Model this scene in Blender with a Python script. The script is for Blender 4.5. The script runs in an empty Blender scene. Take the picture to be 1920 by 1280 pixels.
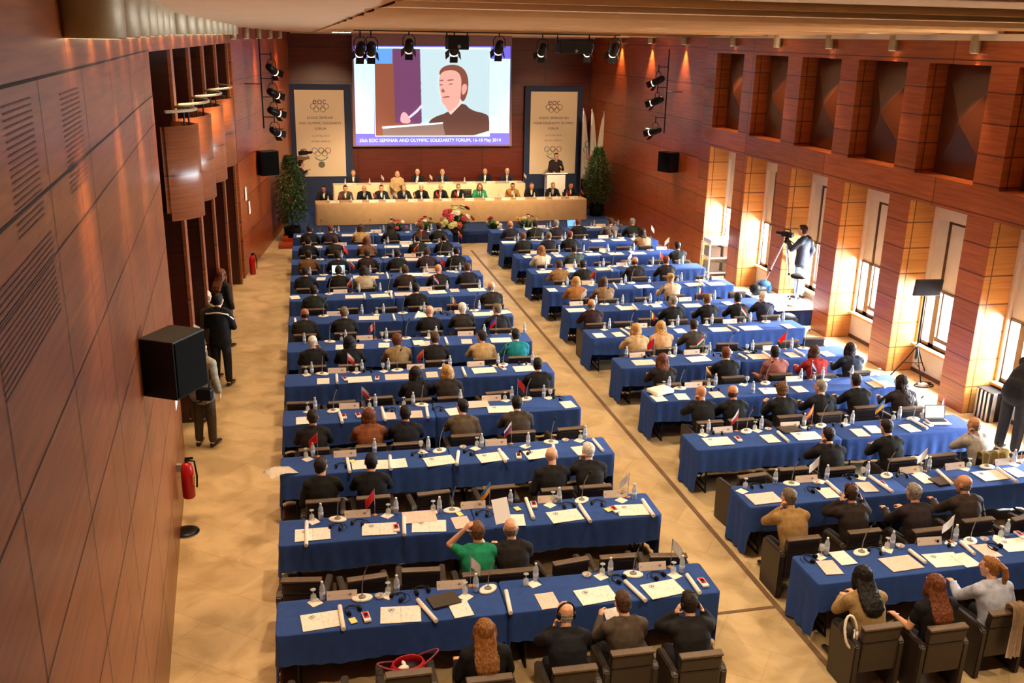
import bpy, bmesh, math, random
from mathutils import Vector, Matrix, noise, Euler
random.seed(7)
S = bpy.context.scene
COL = S.collection
PI = math.pi
# ------------------------------------------------------------------ camera
F, PITCH, YAW, ROLL, CH = 1803.0, .3066, .2278, .0196, 6.4823
fw = Vector((math.sin(YAW)*math.cos(PITCH), math.cos(YAW)*math.cos(PITCH), -math.sin(PITCH)))
r0 = Vector((math.cos(YAW), -math.sin(YAW), 0)); u0 = r0.cross(fw)
rt = r0*math.cos(ROLL)+u0*math.sin(ROLL); up = u0*math.cos(ROLL)-r0*math.sin(ROLL)
EYE = Vector((0, 0, CH))
cd = bpy.data.cameras.new('camera'); cd.lens = F/1920*36; cd.sensor_width = 36; cd.clip_end = 200
cam = bpy.data.objects.new('camera', cd); COL.objects.link(cam)
cam.matrix_world = Matrix(((rt.x, up.x, -fw.x, 0), (rt.y, up.y, -fw.y, 0), (rt.z, up.z, -fw.z, CH), (0, 0, 0, 1)))
S.camera = cam
def at(u, v, ax, c):
    """measured photo point -> place in the hall, on the plane x, y or z = c"""
    d = fw*F+rt*(u-960)-up*(v-640); i = 'XYZ'.index(ax)
    return EYE+d*((c-EYE[i])/d[i])
# ------------------------------------------------------------------ materials
MATS = {}
def srgb(h):
    h = h.lstrip('#'); c = [int(h[i:i+2], 16)/255 for i in (0, 2, 4)]
    return [x/12.92 if x <= .04045 else ((x+.055)/1.055)**2.4 for x in c]
def nt(name):
    m = bpy.data.materials.new(name); m.use_nodes = True
    return m, m.node_tree, m.node_tree.nodes['Principled BSDF']
def mat(name, hexc, rough=.6, metal=0, var=.12, scale=30, emit=0, bump=0, spec=.5):
    if name in MATS: return MATS[name]
    m, t, b = nt(name); c = srgb(hexc)
    b.inputs['Roughness'].default_value = rough; b.inputs['Metallic'].default_value = metal
    b.inputs['Specular IOR Level'].default_value = spec
    if var:
        tc = t.nodes.new('ShaderNodeTexCoord'); n = t.nodes.new('ShaderNodeTexNoise'); n.inputs['Scale'].default_value = scale
        n.inputs['Detail'].default_value = 4
        r = t.nodes.new('ShaderNodeValToRGB')
        r.color_ramp.elements[0].color = [x*(1-var) for x in c]+[1]; r.color_ramp.elements[1].color = [min(1, x*(1+var)) for x in c]+[1]
        r.color_ramp.elements[0].position = .3; r.color_ramp.elements[1].position = .7
        t.links.new(tc.outputs['Object'], n.inputs['Vector']); t.links.new(n.outputs['Fac'], r.inputs['Fac']); t.links.new(r.outputs['Color'], b.inputs['Base Color'])
        if bump:
            bp = t.nodes.new('ShaderNodeBump'); bp.inputs['Strength'].default_value = bump; bp.inputs['Distance'].default_value = .01
            t.links.new(n.outputs['Fac'], bp.inputs['Height']); t.links.new(bp.outputs['Normal'], b.inputs['Normal'])
    else: b.inputs['Base Color'].default_value = c+[1]
    if emit:
        b.inputs['Emission Color'].default_value = c+[1]; b.inputs['Emission Strength'].default_value = emit
    MATS[name] = m; return m
def wood(name, ca, cb, bw=1.9, bh=.6, seam='#2a0d06', rough=.32, grain=(1.2, 22), mortar=.012, uv=True, dark_seam=True):
    """veneer panels: streaked grain, one tone per panel, thin joints; UV in metres"""
    m, t, b = nt(name); N = t.nodes.new; L = t.links.new
    tc = N('ShaderNodeTexCoord'); src = tc.outputs['UV' if uv else 'Object']
    mp = N('ShaderNodeMapping'); mp.inputs['Scale'].default_value = (grain[0], grain[1], 1); L(src, mp.inputs['Vector'])
    n = N('ShaderNodeTexNoise'); n.inputs['Scale'].default_value = 1; n.inputs['Detail'].default_value = 6; n.inputs['Distortion'].default_value = .4; L(mp.outputs['Vector'], n.inputs['Vector'])
    r = N('ShaderNodeValToRGB'); r.color_ramp.elements[0].color = srgb(ca)+[1]; r.color_ramp.elements[1].color = srgb(cb)+[1]
    r.color_ramp.elements[0].position = .3; r.color_ramp.elements[1].position = .72; L(n.outputs['Fac'], r.inputs['Fac'])
    bk = N('ShaderNodeTexBrick'); bk.offset = 0; bk.squash = 1; bk.inputs['Scale'].default_value = 1; bk.inputs['Mortar Size'].default_value = mortar
    bk.inputs['Mortar Smooth'].default_value = 0; bk.inputs['Brick Width'].default_value = bw; bk.inputs['Row Height'].default_value = bh
    bk.inputs['Color1'].default_value = (.78, .78, .78, 1); bk.inputs['Color2'].default_value = (1.08, 1.08, 1.08, 1); bk.inputs['Mortar'].default_value = (.25, .2, .2, 1)
    L(src, bk.inputs['Vector'])
    mx = N('ShaderNodeMix'); mx.data_type = 'RGBA'; mx.blend_type = 'MULTIPLY'; mx.inputs['Factor'].default_value = 1
    L(r.outputs['Color'], mx.inputs[6]); L(bk.outputs['Color'], mx.inputs[7]); L(mx.outputs[2], b.inputs['Base Color'])
    b.inputs['Roughness'].default_value = rough
    return m
W_LEFT = wood('wall_veneer', '#7d4122', '#a65e32', 9, 40)
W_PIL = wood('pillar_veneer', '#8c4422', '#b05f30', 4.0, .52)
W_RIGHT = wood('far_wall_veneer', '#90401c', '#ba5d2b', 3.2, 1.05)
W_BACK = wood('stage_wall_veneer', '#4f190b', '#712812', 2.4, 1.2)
W_LIT = wood('window_lit_reveal_veneer', '#b87b3a', '#cf9550', 4.0, .52)  # pillar sides facing the bays: window daylight painted in as a paler tone
W_DARK = wood('dark_and_unlit_veneer', '#330f08', '#48170c', 3, 3)
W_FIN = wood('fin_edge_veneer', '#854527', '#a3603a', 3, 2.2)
W_NICHE = wood('niche_veneer', '#8f5430', '#a4663c', 5, 5, grain=(2, 14))
W_STEP = wood('step_veneer', '#8c3214', '#b34a22', 9, 9)
def floor_mat():
    m, t, b = nt('cream_marble_tiles'); N = t.nodes.new; L = t.links.new
    tc = N('ShaderNodeTexCoord'); mp = N('ShaderNodeMapping'); mp.inputs['Rotation'].default_value = (0, 0, math.radians(38)); L(tc.outputs['Object'], mp.inputs['Vector'])
    bk = N('ShaderNodeTexBrick'); bk.offset = .5; bk.inputs['Scale'].default_value = 1; bk.inputs['Brick Width'].default_value = 1.2; bk.inputs['Row Height'].default_value = .6
    bk.inputs['Mortar Size'].default_value = .006; bk.inputs['Mortar Smooth'].default_value = 0
    bk.inputs['Color1'].default_value = (.9, .9, .9, 1); bk.inputs['Color2'].default_value = (1.04, 1.04, 1.04, 1); bk.inputs['Mortar'].default_value = (.82, .79, .73, 1); L(mp.outputs['Vector'], bk.inputs['Vector'])
    n = N('ShaderNodeTexNoise'); n.inputs['Scale'].default_value = 1.6; n.inputs['Detail'].default_value = 8; n.inputs['Distortion'].default_value = 1.2; L(mp.outputs['Vector'], n.inputs['Vector'])
    r = N('ShaderNodeValToRGB'); r.color_ramp.elements[0].color = srgb('#a88f66')+[1]; r.color_ramp.elements[1].color = srgb('#c9b187')+[1]
    r.color_ramp.elements[0].position = .3; r.color_ramp.elements[1].position = .62; L(n.outputs['Fac'], r.inputs['Fac'])
    mx = N('ShaderNodeMix'); mx.data_type = 'RGBA'; mx.blend_type = 'MULTIPLY'; mx.inputs['Factor'].default_value = 1
    L(r.outputs['Color'], mx.inputs[6]); L(bk.outputs['Color'], mx.inputs[7]); L(mx.outputs[2], b.inputs['Base Color'])
    b.inputs['Roughness'].default_value = .28; return m
def print_mat(name, paper, ink, sx, sy, thr=.55):
    """paper with rows of small grey print, too small to read"""
    m, t, b = nt(name); N = t.nodes.new; L = t.links.new
    tc = N('ShaderNodeTexCoord'); w = N('ShaderNodeTexWave'); w.wave_type = 'BANDS'; w.bands_direction = 'Y'; w.inputs['Scale'].default_value = sy; w.inputs['Distortion'].default_value = 0
    L(tc.outputs['Object'], w.inputs['Vector'])
    mp = N('ShaderNodeMapping'); mp.inputs['Scale'].default_value = (sx, sy*.7, 1); L(tc.outputs['Object'], mp.inputs['Vector'])
    n = N('ShaderNodeTexNoise'); n.inputs['Scale'].default_value = 1; n.inputs['Detail'].default_value = 1; L(mp.outputs['Vector'], n.inputs['Vector'])
    mu = N('ShaderNodeMath'); mu.operation = 'MULTIPLY'; L(w.outputs['Fac'], mu.inputs[0]); L(n.outputs['Fac'], mu.inputs[1])
    r = N('ShaderNodeValToRGB'); r.color_ramp.elements[0].color = srgb(paper)+[1]; r.color_ramp.elements[1].color = srgb(ink)+[1]
    r.color_ramp.elements[0].position = thr-.1; r.color_ramp.elements[1].position = thr+.12; L(mu.outputs['Value'], r.inputs['Fac']); L(r.outputs['Color'], b.inputs['Base Color'])
    b.inputs['Roughness'].default_value = .6; return m
def glass_mat(name, tint=(1, 1, 1), clear=.75, rough=.05, body='#dfe8ea'):
    m, t, b = nt(name); N = t.nodes.new; L = t.links.new
    b.inputs['Base Color'].default_value = srgb(body)+[1]; b.inputs['Roughness'].default_value = rough
    tr = N('ShaderNodeBsdfTransparent'); tr.inputs['Color'].default_value = (*tint, 1)
    mx = N('ShaderNodeMixShader'); mx.inputs['Fac'].default_value = clear
    L(b.outputs['BSDF'], mx.inputs[1]); L(tr.outputs['BSDF'], mx.inputs[2]); L(mx.outputs['Shader'], t.nodes['Material Output'].inputs['Surface']); return m
M_FLOOR = floor_mat()
M_BLUE = mat('blue_cloth', '#2f4c8e', .85, var=.1, scale=14, bump=.15, spec=.2)
M_NAVY = mat('navy_cloth', '#182a58', .85, var=.1, scale=9, bump=.15, spec=.2)
M_BEIGE = mat('beige_stage_cloth', '#c9a678', .8, var=.06, scale=6)
M_CREAMC = mat('cream_stage_cloth', '#ecdcb4', .8, var=.05, scale=6)
M_LEATHER = mat('dark_brown_leather', '#2a211c', .42, var=.15, scale=25, bump=.1)
M_BLACK = mat('black_plastic', '#0d0d0f', .5, var=.1, spec=.25)
M_BLACKM = mat('black_metal', '#141416', .35, .6, var=.1)
M_CHROME = mat('bright_metal', '#c9cbcf', .25, .9, var=.06)
M_GREY = mat('grey_plastic', '#8a877f', .5)
M_WHITE = mat('white_plastic', '#ece8de', .5, var=.03)
M_PAPER = print_mat('printed_white_paper', '#efeae2', '#8d8a86', 26, 24)
M_PINK = print_mat('printed_pink_paper', '#efc9bd', '#b08d86', 26, 24)
M_CREAM = mat('cream_paper', '#efe9dc', .7, var=.03)
M_PLATE = print_mat('nameplate_card', '#e4d3c2', '#8a6f66', 18, 9, .6)
M_YELLOW = mat('yellow_note', '#e6e08a', .7, var=.05)
M_RED = mat('red_print', '#c01f26', .5, var=.1)
M_BROWNL = mat('dark_leather_folder', '#3b3026', .4)
M_GLASS = glass_mat('clear_glass', clear=.55)
M_BOTTLE = glass_mat('clear_bottle_plastic', clear=.35, body='#c3cdd6', rough=.15)
M_LABEL = mat('bottle_label', '#b9c6dc', .5)
M_PANE = glass_mat('window_glass', clear=.92)
M_BLIND = mat('cream_roller_blind', '#cfc4ae', .8, var=.04, scale=4)
M_CREAMW = mat('cream_plaster', '#d8ccb4', .8, var=.05, scale=3)
M_FRAME = mat('dark_window_frame', '#4a3426', .4)
M_SILL = mat('oak_sill', '#b98148', .4)
M_CEIL = mat('beige_ceiling', '#f0d3ae', .75, var=.04, scale=1.5)
M_CEILW = mat('pale_ceiling_edge', '#d9cdbb', .7, var=.03)
M_SCONCE = mat('beige_lamp_metal', '#a89878', .45, .2, var=.05)
M_LEAF = mat('dark_green_leaf', '#41622e', .5, var=.35, scale=8)
M_BARK = mat('bark', '#4f3b28', .8)
M_SKIN = [mat('skin_'+n, h, .5, var=.06) for n, h in (('fair', '#d9a382'), ('warm', '#c98a63'), ('tan', '#a8694a'), ('pale', '#e3b79c'))]
M_EYE = mat('eye', '#2a1c16', .4); M_LIP = mat('lip', '#a85a4c', .5)
HAIRC = dict(black='#15100d', dark='#241811', brown='#48301f', lightbrown='#6d4c2e', auburn='#6a3a20', ginger='#8c5c30', blond='#b98d50', grey='#8b8378', white='#d6cec2', greybrown='#6f6250')
def hair_mat(k):
    n = 'hair_'+k
    if n in MATS: return MATS[n]
    m = mat(n, HAIRC[k], .6, var=.55, scale=1, bump=.8, spec=.3); t = m.node_tree
    nz = next(q for q in t.nodes if q.type == 'TEX_NOISE'); mp = t.nodes.new('ShaderNodeMapping'); mp.inputs['Scale'].default_value = (95, 95, 9)
    t.links.new(next(q for q in t.nodes if q.type == 'TEX_COORD').outputs['Object'], mp.inputs['Vector']); t.links.new(mp.outputs['Vector'], nz.inputs['Vector']); return m
def cloth(hexc): return mat('cloth_'+hexc.strip('#'), hexc, .85, var=.18, scale=18, bump=.1, spec=.25)
# ------------------------------------------------------------------ object helpers
def new(name, me, parent=None, m=None, loc=None, rot=None):
    o = bpy.data.objects.new(name, me); COL.objects.link(o)
    if parent: o.parent = parent
    if m is not None and me is not None:
        if not me.materials: me.materials.append(m)
        elif me.materials[0] != m: o.material_slots[0].link = 'OBJECT'; o.material_slots[0].material = m
    if loc is not None: o.location = loc
    if rot is not None: o.rotation_euler = rot if hasattr(rot, '__len__') else (0, 0, rot)
    return o
def tag(o, label, cat, group=None):
    o['label'] = label; o['category'] = cat
    if group: o['group'] = group
    return o
def thing(name, label, cat, loc=(0, 0, 0), rz=0, group=None):
    return tag(new(name, None, loc=loc, rot=rz), label, cat, group)
def struct(name, me, m, parent=None):
    o = new(name, me, parent, m); o['kind'] = 'structure'; return o
def done(bm, name, smooth=False, m=None):
    bmesh.ops.recalc_face_normals(bm, faces=bm.faces)
    if smooth:
        for f in bm.faces: f.smooth = True
    me = bpy.data.meshes.new(name); bm.to_mesh(me); bm.free()
    if m: me.materials.append(m)
    return me
def bx(bm, x0, x1, y0, y1, z0, z1, bev=0):
    b2 = bmesh.new() if bev else bm
    r = bmesh.ops.create_cube(b2, size=1)
    bmesh.ops.transform(b2, matrix=Matrix.Translation(((x0+x1)/2, (y0+y1)/2, (z0+z1)/2)) @ Matrix.Diagonal((x1-x0, y1-y0, z1-z0, 1)), verts=r['verts'])
    if bev:
        bmesh.ops.bevel(b2, geom=b2.edges[:], offset=bev, segments=2, affect='EDGES', profile=.6)
        t = bpy.data.meshes.new('t'); b2.to_mesh(t); b2.free(); bm.from_mesh(t); bpy.data.meshes.remove(t)
    return bm
def box(x0, x1, y0, y1, z0, z1, name='m', bev=0, m=None): return done(bx(bmesh.new(), x0, x1, y0, y1, z0, z1, bev), name, m=m)
def lathe(bm, prof, n=16, c=(0, 0, 0)):
    rings = []
    for r, z in prof:
        rings.append([bm.verts.new((c[0]+r*math.cos(2*PI*i/n), c[1]+r*math.sin(2*PI*i/n), c[2]+z)) for i in range(n)])
    for a, b in zip(rings, rings[1:]):
        for i in range(n): bm.faces.new((a[i], a[(i+1) % n], b[(i+1) % n], b[i]))
    bm.faces.new(rings[0][::-1]); bm.faces.new(rings[-1]); return bm
def tube(bm, pts, rad, n=10, cap=True, e1=None):
    """rings along a path; rad is one value, or per point r or (rx, ry); rounded ends"""
    pts = [Vector(p) for p in pts]
    if isinstance(rad, tuple) or not hasattr(rad, '__len__'): rad = [rad]*len(pts)
    rad = [(r, r) if not hasattr(r, '__len__') else r for r in rad]
    P, R = list(pts), list(rad)
    if cap:
        for end in (0, -1):
            d = (pts[0]-pts[1] if end == 0 else pts[-1]-pts[-2]).normalized(); q = min(rad[end]); p = pts[end]
            ex = [(p+d*q*.6, tuple(k*.8 for k in rad[end])), (p+d*q*.95, tuple(k*.35 for k in rad[end]))]
            if end == 0: P = [ex[1][0], ex[0][0]]+P; R = [ex[1][1], ex[0][1]]+R
            else: P += [ex[0][0], ex[1][0]]; R += [ex[0][1], ex[1][1]]
    rings = []; ref = Vector(e1) if e1 else Vector((1, 0, 0))
    for i, p in enumerate(P):
        t = (P[min(i+1, len(P)-1)]-P[max(i-1, 0)]).normalized()
        a = ref-t*ref.dot(t)
        if a.length < .15: a = Vector((0, 1, 0))-t*t.y
        a.normalize(); b = t.cross(a)
        rings.append([bm.verts.new(p+a*R[i][0]*math.cos(2*PI*k/n)+b*R[i][1]*math.sin(2*PI*k/n)) for k in range(n)])
    for a, b in zip(rings, rings[1:]):
        for k in range(n): bm.faces.new((a[k], a[(k+1) % n], b[(k+1) % n], b[k]))
    bm.faces.new(rings[0][::-1]); bm.faces.new(rings[-1]); return bm
def ball(bm, c, r, sub=2):
    q = bmesh.ops.create_icosphere(bm, subdivisions=sub, radius=1)
    r = r if hasattr(r, '__len__') else (r, r, r)
    bmesh.ops.transform(bm, matrix=Matrix.Translation(c) @ Matrix.Diagonal((*r, 1)), verts=q['verts']); return bm
def prism(pts, z0, z1, name='m', m=None):
    bm = bmesh.new(); a = [bm.verts.new((x, y, z0)) for x, y in pts]; b = [bm.verts.new((x, y, z1)) for x, y in pts]; n = len(pts)
    bm.faces.new(a[::-1]); bm.faces.new(b)
    for i in range(n): bm.faces.new((a[i], a[(i+1) % n], b[(i+1) % n], b[i]))
    return done(bm, name, m=m)
def fuse(bm, vox, smooth=3, name='m'):
    """one continuous skin from overlapping forms"""
    bmesh.ops.recalc_face_normals(bm, faces=bm.faces)
    me = bpy.data.meshes.new('t'); bm.to_mesh(me); bm.free()
    o = bpy.data.objects.new('t', me); COL.objects.link(o)
    md = o.modifiers.new('r', 'REMESH'); md.mode = 'VOXEL'; md.voxel_size = vox
    if smooth: sm = o.modifiers.new('s', 'SMOOTH'); sm.iterations = smooth; sm.factor = .5
    dg = bpy.context.evaluated_depsgraph_get(); r = bpy.data.meshes.new_from_object(o.evaluated_get(dg))
    bpy.data.objects.remove(o); bpy.data.meshes.remove(me); r.name = name
    r.materials.clear()
    r.polygons.foreach_set('use_smooth', [True]*len(r.polygons)); return r
def wall(name, line, z0, z1, m, parent=None, flip=False):
    """a wall standing on a polyline, UV in metres along it; z0/z1 may be one value or one per point"""
    bm = bmesh.new(); uv = bm.loops.layers.uv.new('uv'); s = 0; n = len(line)
    zz0 = z0 if hasattr(z0, '__len__') else [z0]*n; zz1 = z1 if hasattr(z1, '__len__') else [z1]*n
    for i in range(n-1):
        (xa, ya), (xb, yb) = line[i], line[i+1]; l = math.hypot(xb-xa, yb-ya)
        v = [bm.verts.new(p) for p in ((xa, ya, zz0[i]), (xb, yb, zz0[i+1]), (xb, yb, zz1[i+1]), (xa, ya, zz1[i]))]
        f = bm.faces.new(v)
        for lp, c in zip(f.loops, ((s, zz0[i]), (s+l, zz0[i+1]), (s+l, zz1[i+1]), (s, zz1[i]))): lp[uv].uv = c
        s += l
    me = bpy.data.meshes.new(name); bm.to_mesh(me); bm.free(); me.materials.append(m)
    return struct(name, me, m, parent)
def ubox(bm, x0, x1, y0, y1, z0, z1):
    """box whose faces carry UVs in metres"""
    uv = bm.loops.layers.uv.verify(); q = bmesh.ops.create_cube(bm, size=1)
    bmesh.ops.transform(bm, matrix=Matrix.Translation(((x0+x1)/2, (y0+y1)/2, (z0+z1)/2)) @ Matrix.Diagonal((x1-x0, y1-y0, z1-z0, 1)), verts=q['verts'])
    for f in {f for v in q['verts'] for f in v.link_faces}:
        f.normal_update(); n = f.normal
        for lp in f.loops:
            c = lp.vert.co
            lp[uv].uv = (c.y, c.z) if abs(n.x) > .5 else ((c.x, c.z) if abs(n.y) > .5 else (c.x, c.y))
    return bm
def light(name, kind, loc, energy, color, size=.1, aim=None, cone=None, blend=.5, sy=None):
    l = bpy.data.lights.new(name, kind); l.energy = energy; l.color = color
    if kind == 'AREA':
        l.size = size
        if sy: l.shape = 'RECTANGLE'; l.size_y = sy
    else: l.shadow_soft_size = size
    if kind == 'SPOT': l.spot_size = math.radians(cone); l.spot_blend = blend
    o = bpy.data.objects.new(name, l); COL.objects.link(o); o.location = loc
    if aim is not None: o.rotation_euler = (Vector(aim)-Vector(loc)).to_track_quat('-Z', 'Y').to_euler()
    return o
ORD = ['leftmost', 'second from left', 'third from left', 'fourth from left', 'fifth from left', 'sixth from left', 'seventh from left', 'eighth from left', 'ninth from left', 'tenth from left', 'eleventh from left', 'twelfth from left', 'thirteenth from left', 'fourteenth from left', 'fifteenth from left', 'sixteenth from left']
# ------------------------------------------------------------------ the hall
XW, XB = 11.85, 12.45                 # face of the right-hand pillars, back of the window bays
Y1, PT, PW = 14.29, 2.39, .68         # nearest pillar in view, pillar spacing, pillar width
YB = 37.2                             # stage wall
def lw(y):                            # left wall line
    for (ya, xa), (yb, xb) in zip(LW, LW[1:]):
        if y <= yb: return xa+(xb-xa)*(y-ya)/(yb-ya)
    return LW[-1][1]
LW = [(-2, -.95), (1.5, -1.08), (5, -1.28), (9, -1.5), (12, -1.68), (14.3, -1.8), (26.8, -1.4), (YB, .1)]
struct('floor', box(-4, 14, -2.2, YB+.3, -.2, 0, 'floor'), M_FLOOR)
near = [(x, y) for y, x in LW if y <= 14.3]
w_left = wall("wall_left", near, 0, 7.8, W_LEFT)
wall('wall_left_front', [(lw(26.8), 26.8), (lw(YB), YB)], 0, 7.8, W_RIGHT)
wall('wall_left_header', [(lw(14.3), 14.3), (lw(26.8), 26.8)], 6.2, 7.8, W_LEFT)
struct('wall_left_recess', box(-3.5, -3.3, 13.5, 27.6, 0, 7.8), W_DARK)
W_SLOT = mat('slot_veneer', '#552814', .5)
M_SEAM = mat('dark_panel_joint', '#1d0b06', .8)  # dark joint lines between the left wall panels
bm = bmesh.new()
for z in (6.21, 5.62, 5.26, 4.45, 3.55, 2.65, 1.75, .85):
    for (ya, xa), (yb, xb) in zip(LW, LW[1:]):
        if yb > 14.4: break
        h = .009 if z > 5.5 else .005
        bm.faces.new([bm.verts.new(p) for p in ((xa+.003, ya, z), (xa+.003, ya, z+h*2), (xb+.003, yb, z+h*2), (xb+.003, yb, z))])
for y in (4.2, 5.85, 7.6, 9.4, 11.3, 13.0):
    x = lw(y)+.003; bm.faces.new([bm.verts.new(p) for p in ((x, y, 0), (x, y, 6.21), (x, y+.009, 6.21), (x, y+.009, 0))])
struct('trim_22', done(bm, 'seams'), M_SEAM)
# slotted acoustic panels in the near left wall
for i, (ya, yb, z0, z1) in enumerate(((4.9, 5.6, 5.52, 6.14), (4.2, 5.72, 4.95, 5.42), (6.55, 7.35, 5.48, 6.12))):
    bm = bmesh.new(); k = z0
    while k < z1:
        xa, xb = lw(ya), lw(yb)
        v = [bm.verts.new(p) for p in ((xa+.004, ya, k), (xb+.004, yb, k), (xb+.004, yb, k+.009), (xa+.004, ya, k+.009))]
        bm.faces.new(v[::-1]); k += .032
    struct('trim_%d' % (30+i), done(bm, 'slots'), W_SLOT)
# fins and doorway strips of the left-hand opening
FY = [14.3, 16.3, 18.5, 20.7, 23.2, 26.1]
for i, y in enumerate(FY):
    x = lw(y); bm = bmesh.new()
    if i == 0: ubox(bm, -3.3, x-.02, y, y+.12, 0, 6.2); mm = W_PIL
    else:
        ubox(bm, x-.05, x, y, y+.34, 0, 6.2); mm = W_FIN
        bd = bmesh.new(); ubox(bd, -3.3, x-.05, y+.01, y+.33, 0, 6.2); struct('trim_%d' % (40+i), done(bd, 'fin_side'), W_DARK)  # fin sides are unlit: their shade is painted in with the darker veneer
    struct('trim_%d' % (1+i), done(bm, 'fin'), mm)
bm = bmesh.new(); ubox(bm, -3.3, lw(26.8)+.03, 26.75, 27.2, 0, 6.2); struct('trim_7', done(bm, 'fin'), W_PIL)
# bowed balconies between the fins
BN = ['nearest', 'second nearest', 'third nearest', 'farthest']
for i in range(4):
    ya, yb = FY[i]+.35, FY[i+1]-.02
    if i == 0: ya = FY[0]+.9
    zb, zt = 3.72, 5.12
    t = thing('balcony', BN[i]+' bowed wooden balcony on the left wall', 'balcony', (0, 0, 0), 0, 'bowed balconies')
    bm = bmesh.new(); uv = bm.loops.layers.uv.new('uv'); n = 14; prev = None
    for k in range(n+1):
        a = k/n; y = ya+(yb-ya)*a; x = lw(y)-.02+.42*math.sin(PI*a)**.8
        cur = [bm.verts.new(p) for p in ((x, y, zb), (x, y, zt), (x-.06, y, zt), (x-.06, y, zb))]
        if prev:
            for q in range(4):
                f = bm.faces.new((prev[q], cur[q], cur[(q+1) % 4], prev[(q+1) % 4]))
                for lp in f.loops: lp[uv].uv = (lp.vert.co.y*1.2, lp.vert.co.z)
        prev = cur
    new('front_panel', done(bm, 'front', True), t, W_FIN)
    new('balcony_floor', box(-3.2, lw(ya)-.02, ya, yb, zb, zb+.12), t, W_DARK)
    bm = bmesh.new(); tube(bm, [(lw(ya+(yb-ya)*k/12)+.02+.36*math.sin(PI*k/12)**.8, ya+(yb-ya)*k/12, zt+.22) for k in range(13)], .024, 8)
    new('handrail', done(bm, 'rail', True), t, mat('pale_handrail', '#a8987c', .4))
    for a in (.25, .75):
        y = ya+(yb-ya)*a; x = lw(y)-.04+.36*math.sin(PI*a)**.8
        bm = bmesh.new(); tube(bm, [(x, y, zt-.05), (x, y, zt+.22)], .012, 6); new('rail_post', done(bm, 'post'), t, M_BLACKM)
# back wall
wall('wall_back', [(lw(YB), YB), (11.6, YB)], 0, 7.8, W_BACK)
# right wall: six pillars with window bays and acoustic niches
YP = [Y1+PT*k for k in range(-2, 6)]
bm = bmesh.new(); bl = bmesh.new()
for k, y in enumerate(YP):
    ubox(bm, XW, XB+.4, y+.02, y+PW, 0, 7.8)
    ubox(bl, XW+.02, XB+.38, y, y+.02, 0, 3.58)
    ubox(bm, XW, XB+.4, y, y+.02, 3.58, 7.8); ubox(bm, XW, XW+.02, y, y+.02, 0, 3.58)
struct('wall_right', done(bm, 'pillars'), W_PIL); struct('wall_right_reveals', done(bl, 'reveals'), W_LIT)
wall('wall_right_front', [(XW, YP[-1]+PW), (XW, 29.2), (11.6, YB)], 0, 7.8, W_RIGHT)
bm = bmesh.new(); bn = bmesh.new(); bc = bmesh.new()
NZ0, NZ1 = 4.11, 6.16
for k in range(len(YP)-1):
    ya, yb = YP[k]+PW, YP[k+1]
    ubox(bm, XW, XB+.4, ya, yb, 3.58, NZ0); ubox(bm, XW, XB+.4, ya, yb, NZ1, 7.8)
    # faceted panel at the back of the niche
    xs = XW+.42; c = (xs-.26, ya+(yb-ya)*(.55 if k % 2 else .48), NZ0+1.0)
    p = [bn.verts.new(q) for q in ((xs, ya, NZ0), (xs, yb, NZ0), (xs, yb, NZ1), (xs, ya, NZ1), c)]
    for q in range(4): bn.faces.new((p[q], p[(q+1) % 4], p[4]))
    # plaster round the window
    wa, wb, ws, wt = ya+.02, yb-.06, .63, 3.22
    for a in ((ya, yb, 0, ws), (ya, yb, wt, 3.58), (ya, wa, ws, wt), (wb, yb, ws, wt)): bx(bc, XB, XB+.3, a[0], a[1], a[2], a[3])
    w = new('window_%d' % (k+1), box(XB+.04, XB+.28, ya, yb, ws-.045, ws-.002), None, M_CREAMW); w['kind'] = 'structure'
    fr = bmesh.new(); ym = yb-.44
    for a in ((wa, wb, ws, ws+.07), (wa, ym, wt-.06, wt), (wa, wa+.06, ws, wt), (wb-.03, wb, ws, 1.8), (ym-.03, ym+.03, ws, wt), (wa, wb, 1.78, 1.83), (wa+.06, ym-.05, ws+.16, ws+.24)): bx(fr, XB+.06, XB+.12, a[0], a[1], a[2], a[3])
    bx(fr, XB+.07, XB+.11, ym-.13, ym-.08, ws+.2, 1.8); bx(fr, XB+.06, XB+.12, ym+.03, ym+.12, ws, 1.8)
    new('window_frame', done(fr, 'frame'), w, M_FRAME)
    new('window_sill', box(XB-.14, XB+.1, ya+.06, yb-.04, ws-.05, ws+.0, bev=.012), w, M_SILL)
    new('pane', box(XB+.145, XB+.155, wa, wb, ws, wt), w, M_PANE)
    new('roller_blind', box(XB+.08, XB+.088, wa+.04, ym-.03, 1.83, wt-.03), w, M_BLIND)
    new('roller_blind', box(XB+.08, XB+.088, ym+.03, wb, 1.8, wt), w, M_BLIND)
struct('wall_right_lintels', done(bm, 'lintel'), W_PIL); struct('wall_right_niches', done(bn, 'niche'), W_NICHE); struct('wall_right_plaster', done(bc, 'plaster'), M_CREAMW)
struct('baseboard_right', done(bx(bmesh.new(), XB-.015, XB, YP[0], YP[-1], 0, .08), 'bb'), M_FRAME)
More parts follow.
